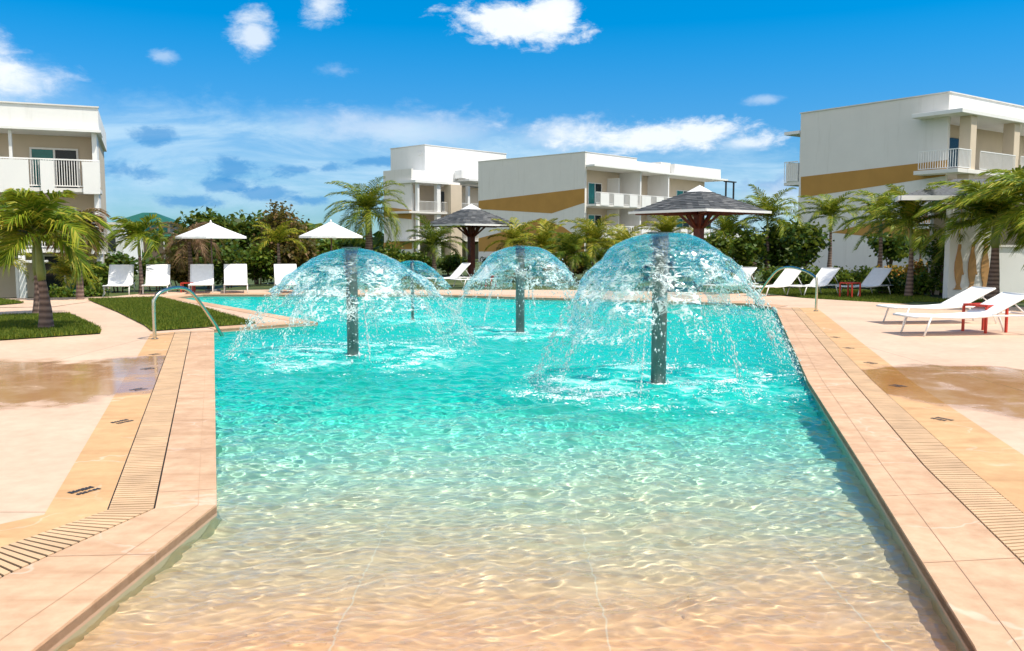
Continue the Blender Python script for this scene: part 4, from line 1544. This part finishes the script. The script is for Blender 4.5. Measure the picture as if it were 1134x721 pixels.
    x = np.concatenate([rb_ * np.cos(ab_), x[ok][:n]]); y = np.concatenate([rb_ * np.sin(ab_), y[ok][:n]]); n = len(x)
    s = rng.lognormal(-5.35, .55, n)
    hx = np.array([(math.cos(i * math.pi / 3), math.sin(i * math.pi / 3), 0) for i in range(6)] + [(0, 0, .45)])
    hf = np.array([(i, (i + 1) % 6, 6) for i in range(6)])
    V = np.stack([x, y, 0 * x + .004], -1)[:, None] + hx[None] * s[:, None, None] * np.array([1.3, .8, 1])
    F = (hf[None] + 7 * np.arange(n)[:, None, None]).reshape(-1, 3)
    o = npmesh('froth', V.reshape(-1, 3), F, M['froth'], t, True)
    o['kind'] = 'stuff'
    return t


def dropmat():
    m, t, b = mat('drops')
    b.inputs['Base Color'].default_value = (0.86, 0.98, 0.97, 1)
    b.inputs['Roughness'].default_value = 0.05
    b.inputs['IOR'].default_value = 1.33
    b.inputs['Transmission Weight'].default_value = 0.45
    return m


M['drop'] = dropmat()
zt = lambda key, py: D(567, py, POLES[key][1]).z
fountain('big', 'nearest and biggest mushroom fountain, wide water dome round a thick grey pole', zt('big', 259), .093, (.25, .80), .85, 1.36, 1.66, 820, 190, 1, 3600, 4200, (1.30, .40), .13)
fountain('left', 'mushroom fountain on the left with a low wide water dome before a white parasol', zt('left', 275), .088, (.0, .42), .98, 1.5, 1.9, 760, 170, 2, 3400, 4200, (1.5, .45), .07)
fountain('mid', 'middle mushroom fountain with a rounded dome in front of the left palapa', zt('mid', 273), .085, (.337, .92), .74, 1.12, 1.38, 680, 150, 3, 2600, 3000, (1.1, .4), .05)
fountain('far', 'small far mushroom fountain half hidden by the left dome', zt('far', 289), .035, (.2, 1.3), .5, .85, 1.1, 420, 90, 4, 900, 700, (.8, .3), .1)
px_, py_ = POLES['stub']
t = thing('fountain_post', 'short dark post in the far water behind the biggest dome', 'fountain post', (px_, py_, WZ))
MB().tube([(0, 0, -1.2), (0, 0, .16), (0, 0, .2)], [.035, .035, .028], 14).build('post', M['pole'], t, True)
MB().tube([(0, 0, .201), (0, 0, .225)], [.06, .05], 14).build('cap', M['plate'], t)


# ------------------------------------------------------------------ handrails
def handrail(label, a, b, pts2):
    """a bent steel grab rail from deck flange a into the water at b; pts2: (fraction, height)"""
    t = thing('handrail', label, 'handrail', (a[0], a[1], 0))
    A = Vector((0, 0, 0)); B = Vector((b[0] - a[0], b[1] - a[1], 0))
    ctrl = [A + (B - A) * f_ + Vector((0, 0, z)) for f_, z in pts2]
    # smooth by Catmull-Rom
    P = [ctrl[0]] + ctrl + [ctrl[-1]]
    out = []
    for i in range(1, len(P) - 2):
        for j in range(8):
            u = j / 8
            p0, p1, p2, p3 = P[i - 1], P[i], P[i + 1], P[i + 2]
            out.append(.5 * ((2 * p1) + (p2 - p0) * u + (2 * p0 - 5 * p1 + 4 * p2 - p3) * u * u + (3 * p1 - p0 - 3 * p2 + p3) * u ** 3))
    out.append(ctrl[-1])
    MB().tube(out, .031, 14).build('rail', M['steel'], t, True)
    MB().tube([(0, 0, .012), (0, 0, .02), (0, 0, .032)], [.06, .06, .03], 20).build('flange', M['steel'], t)
    return t


a = G(171.5, 376)
b = G(247, 372, WZ)
handrail('left steel handrail bending from the paved edge down into the pool', a, b, [(0, 0), (.0, .58), (.02, .70), (.10, .80), (.27, .86), (.44, .84), (.58, .70), (.78, .34), (.94, .02), (1.0, -.16), (1.02, -.6)])
a = G(903.5, 345)
b = G(838, 341, WZ)
handrail('right steel handrail arching over the pool coping beside reclined loungers', a, b, [(0, 0), (.0, .7), (.04, .85), (.2, .98), (.42, 1.05), (.62, .98), (.78, .72), (.95, .3), (1.05, -.2), (1.06, -.7)])


# ------------------------------------------------------------------ loungers
def lounger(name, label, x, y, rz, back=38, group=None, L=1.95, w=.68, seat=.32):
    """local +y = foot end; head at -y"""
    t = thing(name, label, 'sun lounger', (x, y, 0), rz, group)
    hy = -.22
    bl = .82
    ca, sa = math.cos(R(back)), math.sin(R(back))
    foot = L / 2 + .05
    prof = [(foot, seat - .015), (foot - .05, seat + .0), (foot - .5, seat - .015), (.4, seat - .03), (.05, seat - .02), (hy, seat)]
    for s in (.12, .35, .6, .85, 1):
        prof.append((hy - bl * ca * s, seat + bl * sa * s))
    hw = w / 2
    mb = MB()
    n = len(prof)
    vs = []
    for off in (0, -.014):
        for (yy, zz) in prof:
            for k in range(5):
                xx = -hw + .02 + (w - .04) * k / 4
                vs.append((xx, yy, zz + off - .012 * math.sin(math.pi * k / 4)))
    fs = []
    for i in range(n - 1):
        for k in range(4):
            q = (i * 5 + k, i * 5 + k + 1, (i + 1) * 5 + k + 1, (i + 1) * 5 + k)
            fs.append(q)
            fs.append(tuple(j + 5 * n for j in reversed(q)))
    rim = [i * 5 for i in range(n)] + [(n - 1) * 5 + k for k in range(1, 5)] + [i * 5 + 4 for i in reversed(range(n - 1))] + [k for k in (3, 2, 1)]
    for i in range(len(rim)):
        a_, b_ = rim[i], rim[(i + 1) % len(rim)]
        fs.append((a_, b_, b_ + 5 * n, a_ + 5 * n))
    mb.add(vs, fs).build('sling', M['white_fabric'], t, False)
    fr = MB()
    for sx in (-1, 1):
        fr.tube([(sx * hw, yy, zz - .01) for yy, zz in prof[:6]] + [(sx * hw, -L / 2 + .02, seat - .01)], .019, 8)
        fr.tube([(sx * hw, yy, zz - .01) for yy, zz in prof[5:]], .017, 8)
    fr.tube([(-hw, foot, seat - .02), (hw, foot, seat - .02)], .019, 8)
    fr.tube([(-hw, prof[-1][0], prof[-1][1] - .01), (hw, prof[-1][0], prof[-1][1] - .01)], .017, 8)
    fr.tube([(-hw, -L / 2 + .02, seat - .01), (hw, -L / 2 + .02, seat - .01)], .017, 8)
    fr.build('frame', M['white_metal'], t, True)
    for sx in (-1, 1):
        for (yt_, yb) in ((foot - .28, foot - .16), (-L / 2 + .28, -L / 2 + .14)):
            MB().tube([(sx * hw, yt_, seat - .02), (sx * hw, yb, .003)], [.019, .017], 8).build('leg', M['white_metal'], t, True)
    if back > 12:
        for sx in (-1, 1):
            MB().tube([(sx * (hw - .03), hy - bl * ca * .62, seat + bl * sa * .62 - .02), (sx * (hw - .03), hy - bl * ca * .62 - .26, seat - .0)], .012, 6).build('back_support', M['white_metal'], t, True)
    return t


def face(dx, dy):
    return math.atan2(-dx, dy)


GL = 'loungers lined up along the far left edge of the pool'
proto = None
rowL = [((119, 327.0), 'leftmost lounger of the far row, beside the leaning palm trunk'),
        ((162, 326.3), 'second lounger of the far row, between palm trunk and small red table'),
        ((213, 325.6), 'lounger under the left white parasol, just right of the small red table'),
        ((252, 325.2), 'lounger in the far row just right of the left parasol'),
        ((310, 325.2), 'lounger peeping out at the left rim of the left water dome')]
for (px, py), lab in rowL:
    p = G(px, py)
    r = face(.30, -.95)
    p = p + Vector((-.0, .9, 0))
    if proto is None:
        proto = lounger('sun_lounger', lab, p.x, p.y, r, 50, GL, w=.74)
    else:
        dup(proto, (p.x, p.y, 0), r, lab)
GR = 'loungers angled towards the pool on the right deck'
pr2 = None
for (px, py, lab) in ((955, 327.0, 'rightmost of the angled loungers beyond the right handrail, next to bright croton shrubs'),
                      (897, 326.5, 'angled white lounger right behind the right handrail, beside the small red table'),
                      (856, 327.0, 'angled white lounger seen through the arch of the right handrail'),
                      (806, 325.0, 'angled lounger half hidden by the right rim of the biggest water dome')):
    p = G(px, py)
    r = face(-.86, -.52)
    if pr2 is None:
        pr2 = lounger('sun_lounger', lab, p.x + .1, p.y, r, 42, GR, L=1.9)
    else:
        dup(pr2, (p.x + .1, p.y, 0), r, lab)
p = G(497, 316)
GM = 'loungers by the left palapa'
l1 = lounger('sun_lounger', 'white lounger by the palapa post, seen between the left and middle domes', p.x, p.y, face(-.86, -.52), 44, GM, L=1.9)
p = G(516, 317.5)
dup(l1, (p.x + .4, p.y, 0), face(-.80, -.62), 'shaded lounger partly behind the left rim of the middle dome')
GN = 'pair of loungers at the right edge'
pB = G(1011, 372.5)
u = Vector((.985, .12, 0))
c = pB + u * 1.22 + Vector((-.12, .985, 0)) * .30
ln = lounger('sun_lounger', 'nearest lounger, low reclined, in front of the red side table at the right edge', c.x, c.y, face(-u.x, -u.y), 27, GN, L=2.3, w=.72, seat=.36)
pA = G(989, 359.5)
c2 = pA + u * 1.22 + Vector((-.12, .985, 0)) * .30
dup(ln, (c2.x, c2.y, 0), face(-u.x, -u.y), 'low reclined lounger just behind the red side table at the right edge')


def side_table(label, x, y, rz, s=.46, h=.45, group='red side tables between loungers'):
    t = thing('side_table', label, 'side table', (x, y, 0), rz, group)
    k = s / 2
    w = .038
    top = MB()
    for q in (-1, 1):
        top.box(-k, k, q * k - w / 2, q * k + w / 2, h - w, h)
        top.box(q * k - w / 2, q * k + w / 2, -k + w / 2 + .001, k - w / 2 - .001, h - w, h)
    top.build('top_frame', M['red_metal'], t)
    MB().box(-k + w / 2, k - w / 2, -k + w / 2, k - w / 2, h - .024, h - .008).build('tabletop', M['red_metal'], t)
    for a_ in (-1, 1):
        for b_ in (-1, 1):
            MB().box(a_ * k - w / 2, a_ * k + w / 2, b_ * k - w / 2, b_ * k + w / 2, 0.002, h - w - .001).build('leg', M['red_metal'], t)
    return t


p = G(1093, 368)
side_table('red metal side table between the two nearest loungers at right', p.x, p.y + .1, R(20), .5, .52)
p = G(941, 329)
side_table('small red side table between angled loungers beyond the right handrail', p.x, p.y, R(35), .42, .46)
p = G(198, 325.5)
side_table('small red side table in the far left row under the white parasol', p.x - .1, p.y + 1.1, R(10), .38, .34)
p = G(541, 317)
side_table('small red side table seen through the middle water dome', p.x, p.y, R(25), .42, .42)


# ------------------------------------------------------------------ parasols
def parasol(label, px, Y, wid, ze, za, rot, base_hidden=True):
    p = D(px, 300, Y)
    t = thing('parasol', label, 'parasol', (p.x, Y, 0), rot, 'white parasols by the pool')
    MB().tube([(0, 0, .06), (0, 0, za - .03)], .026, 10).build('pole', M['umb_pole'], t, True)
    MB().tube([(0, 0, 0), (0, 0, .07), (0, 0, .09)], [.27, .25, .06], 20).build('base', M['pole'], t)
    r = wid / 2
    V = []; F = []
    n = 8; m = 6
    for j in range(m + 1):
        q = j / m
        for i in range(n * 4):
            a = 2 * math.pi * i / (n * 4)
            e = abs((i % 4) - 0) / 4
            fr = abs(math.sin(math.pi * (i % 4) / 4))
            rr = r * q * (1 - .07 * fr)
            z = za - (za - ze) * (q ** .93) - .05 * fr * q * (1 - q) * 2
            V.append((rr * math.cos(a), rr * math.sin(a), z))
    N = n * 4
    for j in range(m):
        for i in range(N):
            F.append((j * N + i, j * N + (i + 1) % N, (j + 1) * N + (i + 1) % N, (j + 1) * N + i))
    # valance
    k = len(V)
    for i in range(N):
        x, y, z = V[m * N + i]
        V.append((x * 1.0, y * 1.0, z - .07))
    for i in range(N):
        F.append((m * N + i, m * N + (i + 1) % N, k + (i + 1) % N, k + i))
    o = MB().add(V, F).build('canopy', M['white_fabric'], t, False)
    s_ = o.modifiers.new('solid', 'SOLIDIFY'); s_.thickness = .012
    for i in range(8):
        a = 2 * math.pi * i / 8
        MB().tube([(0, 0, za - .06), (r * .97 * math.cos(a), r * .97 * math.sin(a), ze - .01)], .009, 5).build('rib', M['umb_pole'], t, True)
    MB().tube([(0, 0, za - .02), (0, 0, za + .03), (0, 0, za + .07)], [.05, .03, .012], 10).build('finial', M['white_metal'], t, True)
    return t


parasol('white parasol on the left, above loungers of the far row', 235, 30.5, 2.38, D(235, 262, 30.5).z, D(235, 246, 30.5).z, .2)
parasol('white parasol behind the left water dome, beside the tall palm', 367.5, 32, 2.32, D(367, 261.5, 32).z, D(367, 245, 32).z, .35)

# ------------------------------------------------------------------ painted depth marks beside the grates
for (px, py, lab) in ((92, 545, 'nearest dark depth mark beside the left grate'), (134, 468, 'second dark depth mark beside the left grate'), (152.5, 432, 'third dark depth mark beside the left grate'),
                      (163, 409, 'fourth dark depth mark beside the left grate'), (171.5, 393, 'farthest dark depth mark, near the left handrail'),
                      (1043, 465, 'nearest dark depth mark beside the right grate'), (994, 428, 'second dark depth mark beside the right grate, in the wet patch'), (964, 402.5, 'third dark depth mark beside the right grate'),
                      (940, 386, 'fourth dark depth mark beside the right grate'), (925, 374, 'farthest dark depth mark beside the right grate')):
    p = G(px, py)
    mb = MB()
    rg = np.random.default_rng(int(px))
    for row, (yy, hh) in enumerate(((.03, .055), (-.045, .045))):
        x = -.075
        while x < .075:
            w = rg.uniform(.012, .03)
            q = rg.uniform(0, .015)
            mb.add([(x, yy - hh / 2 + q, 0), (x + w, yy - hh / 2 + q * .5, 0), (x + w, yy + hh / 2, 0), (x, yy + hh / 2 - q, 0)], [(0, 1, 2, 3)])
            x += w + .007
    o = mb.build('depth_mark', M['mark'])
    o.location = (p.x, p.y, .0105)
    o.rotation_euler = (0, 0, R(-62) if px > 500 else R(62))
    tag(o, lab, 'depth mark', 'depth marks painted along the grates')

# ------------------------------------------------------------------ palms
p = G(50, 366); 
pl = G(42, 350)
palm('twin-trunked palm on the small left lawn, wide arching crown', p.x, p.y, 1.74, 1.2, 14, 'palm_leaf', .125, .068, wind=(-.25, -.05), shaft=.75, seed=1, npair=54, leaflen=.52, e_rng=(0, 80), droop=1.55,
     trunks=[(0, 0, 1.76, (-.06, 0)), (pl.x - p.x, pl.y - p.y, 1.74, (-.05, .1))], width=.04, sag=.42)
p = G(155.5, 324)
palm('slim palm with wind-swept crown between the first two loungers', p.x, p.y, 2.1, 1.1, 12, 'palm_leaf', .085, .045, lean=(.0, 0), wind=(-1.0, -.05), shaft=.6, seed=2, droop=1.9, e_rng=(5, 75), leaflen=.42)
p = D(408, 290, 43)
palm('tall shaggy coconut palm behind the right-hand parasol', p.x, p.y, 3.3, 2.2, 30, 'palm_leaf', .2, .14, wind=(-.2, 0), shaft=0, seed=3, droop=1.7, e_rng=(-25, 82), leaflen=.55, npair=44)
p = D(480, 300, 43)
palm('low fan of palm fronds in front of the loggia block, left of the palapa', p.x, p.y, 1.6, 1.75, 14, 'palm_leaf_green', .12, .08, wind=(-.1, 0), shaft=0.3, seed=4, droop=1.5, e_rng=(-5, 78), leaflen=.5)
GC = 'yellow-green palm clump between the two palapas'
for (px, pyc, Y, Lf, sd_, lab, lf) in ((657, 270, 37, 1.75, 5, 'tallest yellow-green palm between the palapas', 'palm_leaf_yellow'), (604, 276, 39, 1.6, 6, 'yellow-green palm just right of the middle fountain pole', 'palm_leaf_yellow'),
                                  (632, 283, 36, 1.4, 7, 'lower green palm leaning between the middle and big domes', 'palm_leaf_green'), (690, 278, 39, 1.5, 8, 'yellow-green palm rising left of the biggest dome top', 'palm_leaf_yellow'),
                                  (572, 270, 44, 1.6, 9, 'palm whose fronds show under the left palapa eave', 'palm_leaf_yellow'), (738, 262, 42, 1.6, 21, 'palm showing below the left eave of the large palapa', 'palm_leaf_yellow'),
                                  (806, 262, 38, 1.7, 22, 'palm with pale fronds below the right eave of the large palapa', 'palm_leaf')):
    p = D(px, pyc, Y)
    palm(lab, p.x, Y, p.z, Lf, 15, lf, .11, .07, wind=(-.12, 0), shaft=0.0, seed=sd_, droop=1.65, e_rng=(0, 84), leaflen=.46, group=GC)
GP = 'slim palms along the right side of the pool'
for (px, pyb, pyc, Lf, nf, sd_, lab, kw) in (
        (848, 313, 243, 1.6, 14, 10, 'palm just right of the large palapa eave, before the blue gap of sky', {}),
        (917.5, 308, 240, 1.5, 13, 11, 'palm in front of the left part of the ochre band', {}),
        (972.5, 318, 243, 1.3, 13, 12, 'palm in the middle of the grey end wall, upright young spear leaf', {}),
        (1006, 328, 250, 1.6, 14, 13, 'palm left of the white figure wall with fronds swept down-left', {'wind': (-.6, -.05), 'droop': 1.9}),
        (1018, 303, 276, 1.05, 11, 14, 'small low palm just left of the white figure wall', {'shaft': .2}),
        (1098, 334, 247, 1.85, 18, 15, 'full palm in front of the figure wall, thick trunk', {'r0': .17, 'r1': .10, 'leaflen': .62, 'npair': 60, 'width': .045}),
        (1158, 341, 236, 1.9, 17, 16, 'palm whose fronds hang in at the right edge', {'r0': .16, 'r1': .10, 'leaflen': .62, 'npair': 56, 'width': .045, 'wind': (-.5, -.1)})):
    p = G(px, pyb)
    hc = D(px, pyc, p.y).z
    a_ = dict(r0=.115, r1=.06, wind=(-.42, -.05), shaft=.65, droop=1.7, e_rng=(2, 82), leaflen=.46, npair=48)
    a_.update(kw)
    palm(lab, p.x, p.y, hc, Lf * (1.14 if px < 1015 else 1.0), nf + 2, 'palm_leaf' if sd_ != 14 else 'palm_leaf_green', seed=sd_, group=GP, **a_)
# ragged plant with hanging brown leaves by the left block
p = G(88, 331.5)
palm('ragged tall plant with hanging brown-green leaves by the left building', p.x, p.y, 2.15, 1.0, 26, 'leaf_dry', .09, .06, wind=(-.05, 0), shaft=0, seed=17, droop=2.7, e_rng=(-20, 75), leaflen=.42, npair=26, width=.06, name='ragged_plant', cat='plant')
p = G(76, 329.5)
palm('small yellow areca palm below the ragged plant by the left building', p.x, p.y, .75, .9, 14, 'palm_leaf_yellow', .05, .03, wind=(0, 0), shaft=0, seed=18, droop=1.6, e_rng=(10, 80), leaflen=.3, npair=30, width=.025, name='areca_palm', cat='palm', shrub=True)
p = G(4, 331)
palm('small yellow areca palm at the left edge', p.x, p.y, 1.1, 1.0, 14, 'palm_leaf_yellow', .05, .03, wind=(0, 0), shaft=0, seed=19, droop=1.6, e_rng=(10, 80), leaflen=.3, npair=30, width=.025, name='areca_palm', cat='palm', shrub=True)
p = D(210, 300, 34)
palm('withered palm with drooping brown fronds behind the left parasol', p.x, 34, 2.0, 1.5, 16, 'leaf_dry', .1, .07, wind=(-.05, 0), shaft=0, seed=20, droop=2.6, e_rng=(-10, 70), leaflen=.35, npair=30, name='withered_palm', cat='palm tree')
p = D(308, 300, 35)
palm('straggly yellow palm left of the reddish-brown tree', p.x, 35, 1.7, 1.2, 11, 'palm_leaf_yellow', .08, .05, wind=(-.1, 0), shaft=0, seed=23, droop=1.6, e_rng=(15, 80), leaflen=.35, npair=30)

# ------------------------------------------------------------------ broadleaf trees and shrubs
def bl(label, px, Y, pytop, wpx, leafm, seed, n=2600, size=.16, kind='tree', pybot=None, group=None, **kw):
    """size a crown from what one sees of it: top row and width in pixels at depth Y"""
    top = D(px, pytop, Y)
    bot = D(px, pybot, Y).z if pybot else .25
    w = wpx * Y / FPX
    h = top.z
    cz = (h + bot) / 2
    rz = max(.2, (h - bot) / 2)
    rg = np.random.default_rng(seed)
    blobs = [(0, 0, cz, w * .36, w * .32, rz)]
    for k in range(5):
        a = rg.uniform(0, 6.28)
        blobs.append((math.cos(a) * w * .27, math.sin(a) * w * .25, cz + rg.uniform(-.45, .5) * rz, w * .22, w * .22, rz * .48))
    nm = {'tree': 'broadleaf_tree', 'shrub': 'shrub'}[kind]
    return broadleaf(label, top.x, Y, h, blobs, leafm, size, n, trunk_r=.07 if kind == 'tree' else .035, name=nm, cat=kind, group=group, seed=seed, stems=1 if kind == 'tree' else 3, **kw)


bl('round-leaved dark tree just left of the left parasol top', 228, 40, 226, 66, 'leaf_dark', 1, 3600, .20, pybot=300, clump=.55)
bl('round-leaved dark tree between the two parasols', 283, 42, 232, 70, 'leaf_dark', 2, 2600, .20, pybot=285, clump=.6)
bl('bushy reddish-brown tree left of the right-hand parasol', 312, 38, 228, 60, 'leaf_brown', 3, 7000, .11, pybot=305, clump=.45)
GS = 'shrubs behind the far left loungers'
for k, (px, Y, pt, w, lf, lab) in enumerate((
        (100, 33, 283, 34, 'leaf_mid', 'shrub at the corner of the left hotel block'),
        (130, 37, 274, 44, 'leaf_dark', 'dark shrub behind the leftmost lounger of the far row'),
        (172, 38, 279, 40, 'leaf_dark', 'dark shrub below the green-roofed villa'),
        (205, 36, 272, 40, 'leaf_brown', 'brownish shrub behind the small red table of the far row'),
        (248, 36, 268, 52, 'leaf_dark', 'dark shrub under the left parasol'),
        (285, 37, 272, 48, 'leaf_mid', 'green shrub right of the left parasol pole'),
        (330, 37, 262, 44, 'leaf_brown', 'brownish shrub left of the left dome crest'),
        (357, 41, 264, 40, 'leaf_mid', 'green shrub under the right-hand parasol'),
        (388, 45, 266, 40, 'leaf_dark', 'dark shrub below the tall coconut palm'),
        (432, 46, 272, 40, 'leaf_mid', 'green shrub at the left corner of the loggia block'))):
    bl(lab, px, Y, pt, w, lf, 20 + k, 2000, .14, 'shrub', group=GS)
GQ = 'shrubs between the domes and the palapas'
for k, (px, Y, pt, w, lf, lab) in enumerate((
        (462, 47, 282, 40, 'leaf_mid', 'shrub behind the small far fountain'),
        (500, 48, 285, 36, 'leaf_dark', 'dark shrub behind the palapa lounger'),
        (552, 46, 284, 40, 'leaf_dark', 'dark shrub between palapa post and middle dome'),
        (590, 42, 282, 46, 'leaf_mid', 'shrub behind the middle water dome'),
        (628, 41, 284, 44, 'leaf_brown', 'brownish shrub in the gap between middle and big domes'),
        (668, 41, 276, 50, 'leaf_mid', 'shrub behind the left half of the biggest dome'),
        (712, 40, 272, 50, 'leaf_dark', 'dark shrub behind the biggest fountain pole'),
        (757, 38, 266, 48, 'leaf_dark', 'dark shrub under the large palapa'),
        (795, 37, 258, 50, 'leaf_dark', 'tall dark shrub at the right rim of the biggest dome'),
        (828, 37, 256, 48, 'leaf_mid', 'leafy shrub left of the first slim palm trunk'))):
    bl(lab, px, Y, pt, w, lf, 40 + k, 2200, .14, 'shrub', group=GQ)
bl('leafy dark tree right of the first slim palm trunk', 872, 38, 248, 60, 'leaf_dark', 60, 2800, .17, pybot=300, clump=.45)
bl('small dark tree in front of the grey end wall, between two slim palms', 893, 34, 252, 40, 'leaf_dark', 61, 1700, .14, pybot=290, clump=.4)
bl('small round-leaved tree between the third and fourth slim palms', 986, 36, 263, 40, 'leaf_dark', 62, 800, .16, pybot=287, clump=.45)
bl('dark shrub hugging the left edge of the white figure wall', 1044, 28.5, 258, 14, 'leaf_mid', 63, 1100, .09, 'shrub')
GH = 'low planting along the right deck'
for k, (px, Y, pt, w, lf, lab) in enumerate((
        (862, 33, 301, 36, 'leaf_mid', 'low green planting behind the lounger at the handrail arch'),
        (892, 33, 302, 40, 'leaf_mid', 'low green planting left of the second slim palm trunk'),
        (928, 33, 301, 40, 'leaf_mid', 'low green planting right of the second slim palm trunk'),
        (962, 33, 302, 40, 'leaf_mid', 'low green planting around the third slim palm trunk'),
        (990, 31, 300, 30, 'leaf_croton', 'orange croton shrub left of the fourth slim palm trunk'),
        (1020, 30, 293, 36, 'leaf_croton', 'orange croton shrub right of the fourth slim palm trunk'),
        (1040, 30, 301, 26, 'leaf_croton', 'yellow croton shrub at the foot of the figure wall'),
        (985, 29, 312, 40, 'leaf_mid', 'low green clump behind the rightmost angled lounger'),
        (1022, 28, 311, 40, 'leaf_mid', 'low green clump before the orange crotons'))):
    bl(lab, px, Y, pt, w, lf, 70 + k, 1500, .09, 'shrub', group=GH, pybot=None)
for k, (px, Y, pt, w, lf, lab) in enumerate((
        (104, 31.5, 318, 22, 'leaf_mid', 'low clump of leaves at the foot of the left hotel corner'),
        (66, 31.5, 320, 20, 'leaf_mid', 'low clump of leaves beside the small yellow areca'))):
    bl(lab, px, Y, pt, w, lf, 90 + k, 700, .09, 'shrub', group='low planting at the left hotel block')
# far-off wood closing the view
n = 9000
X = RNG.uniform(-95, 120, n); Y = RNG.uniform(105, 150, n)
hh = 3.2 + 1.2 * np.sin(X * .13) + .9 * np.sin(X * .37 + 1)
cen = np.stack([X, Y, RNG.uniform(0, 1, n) ** .7 * hh], -1)
v, fq_ = leaf_quads(cen, 1.1, .5)
tag(npmesh('far_wood', v, fq_, M['leaf_dark']), 'far-off strip of dark woodland behind the hotel blocks', 'wood', kind='stuff')
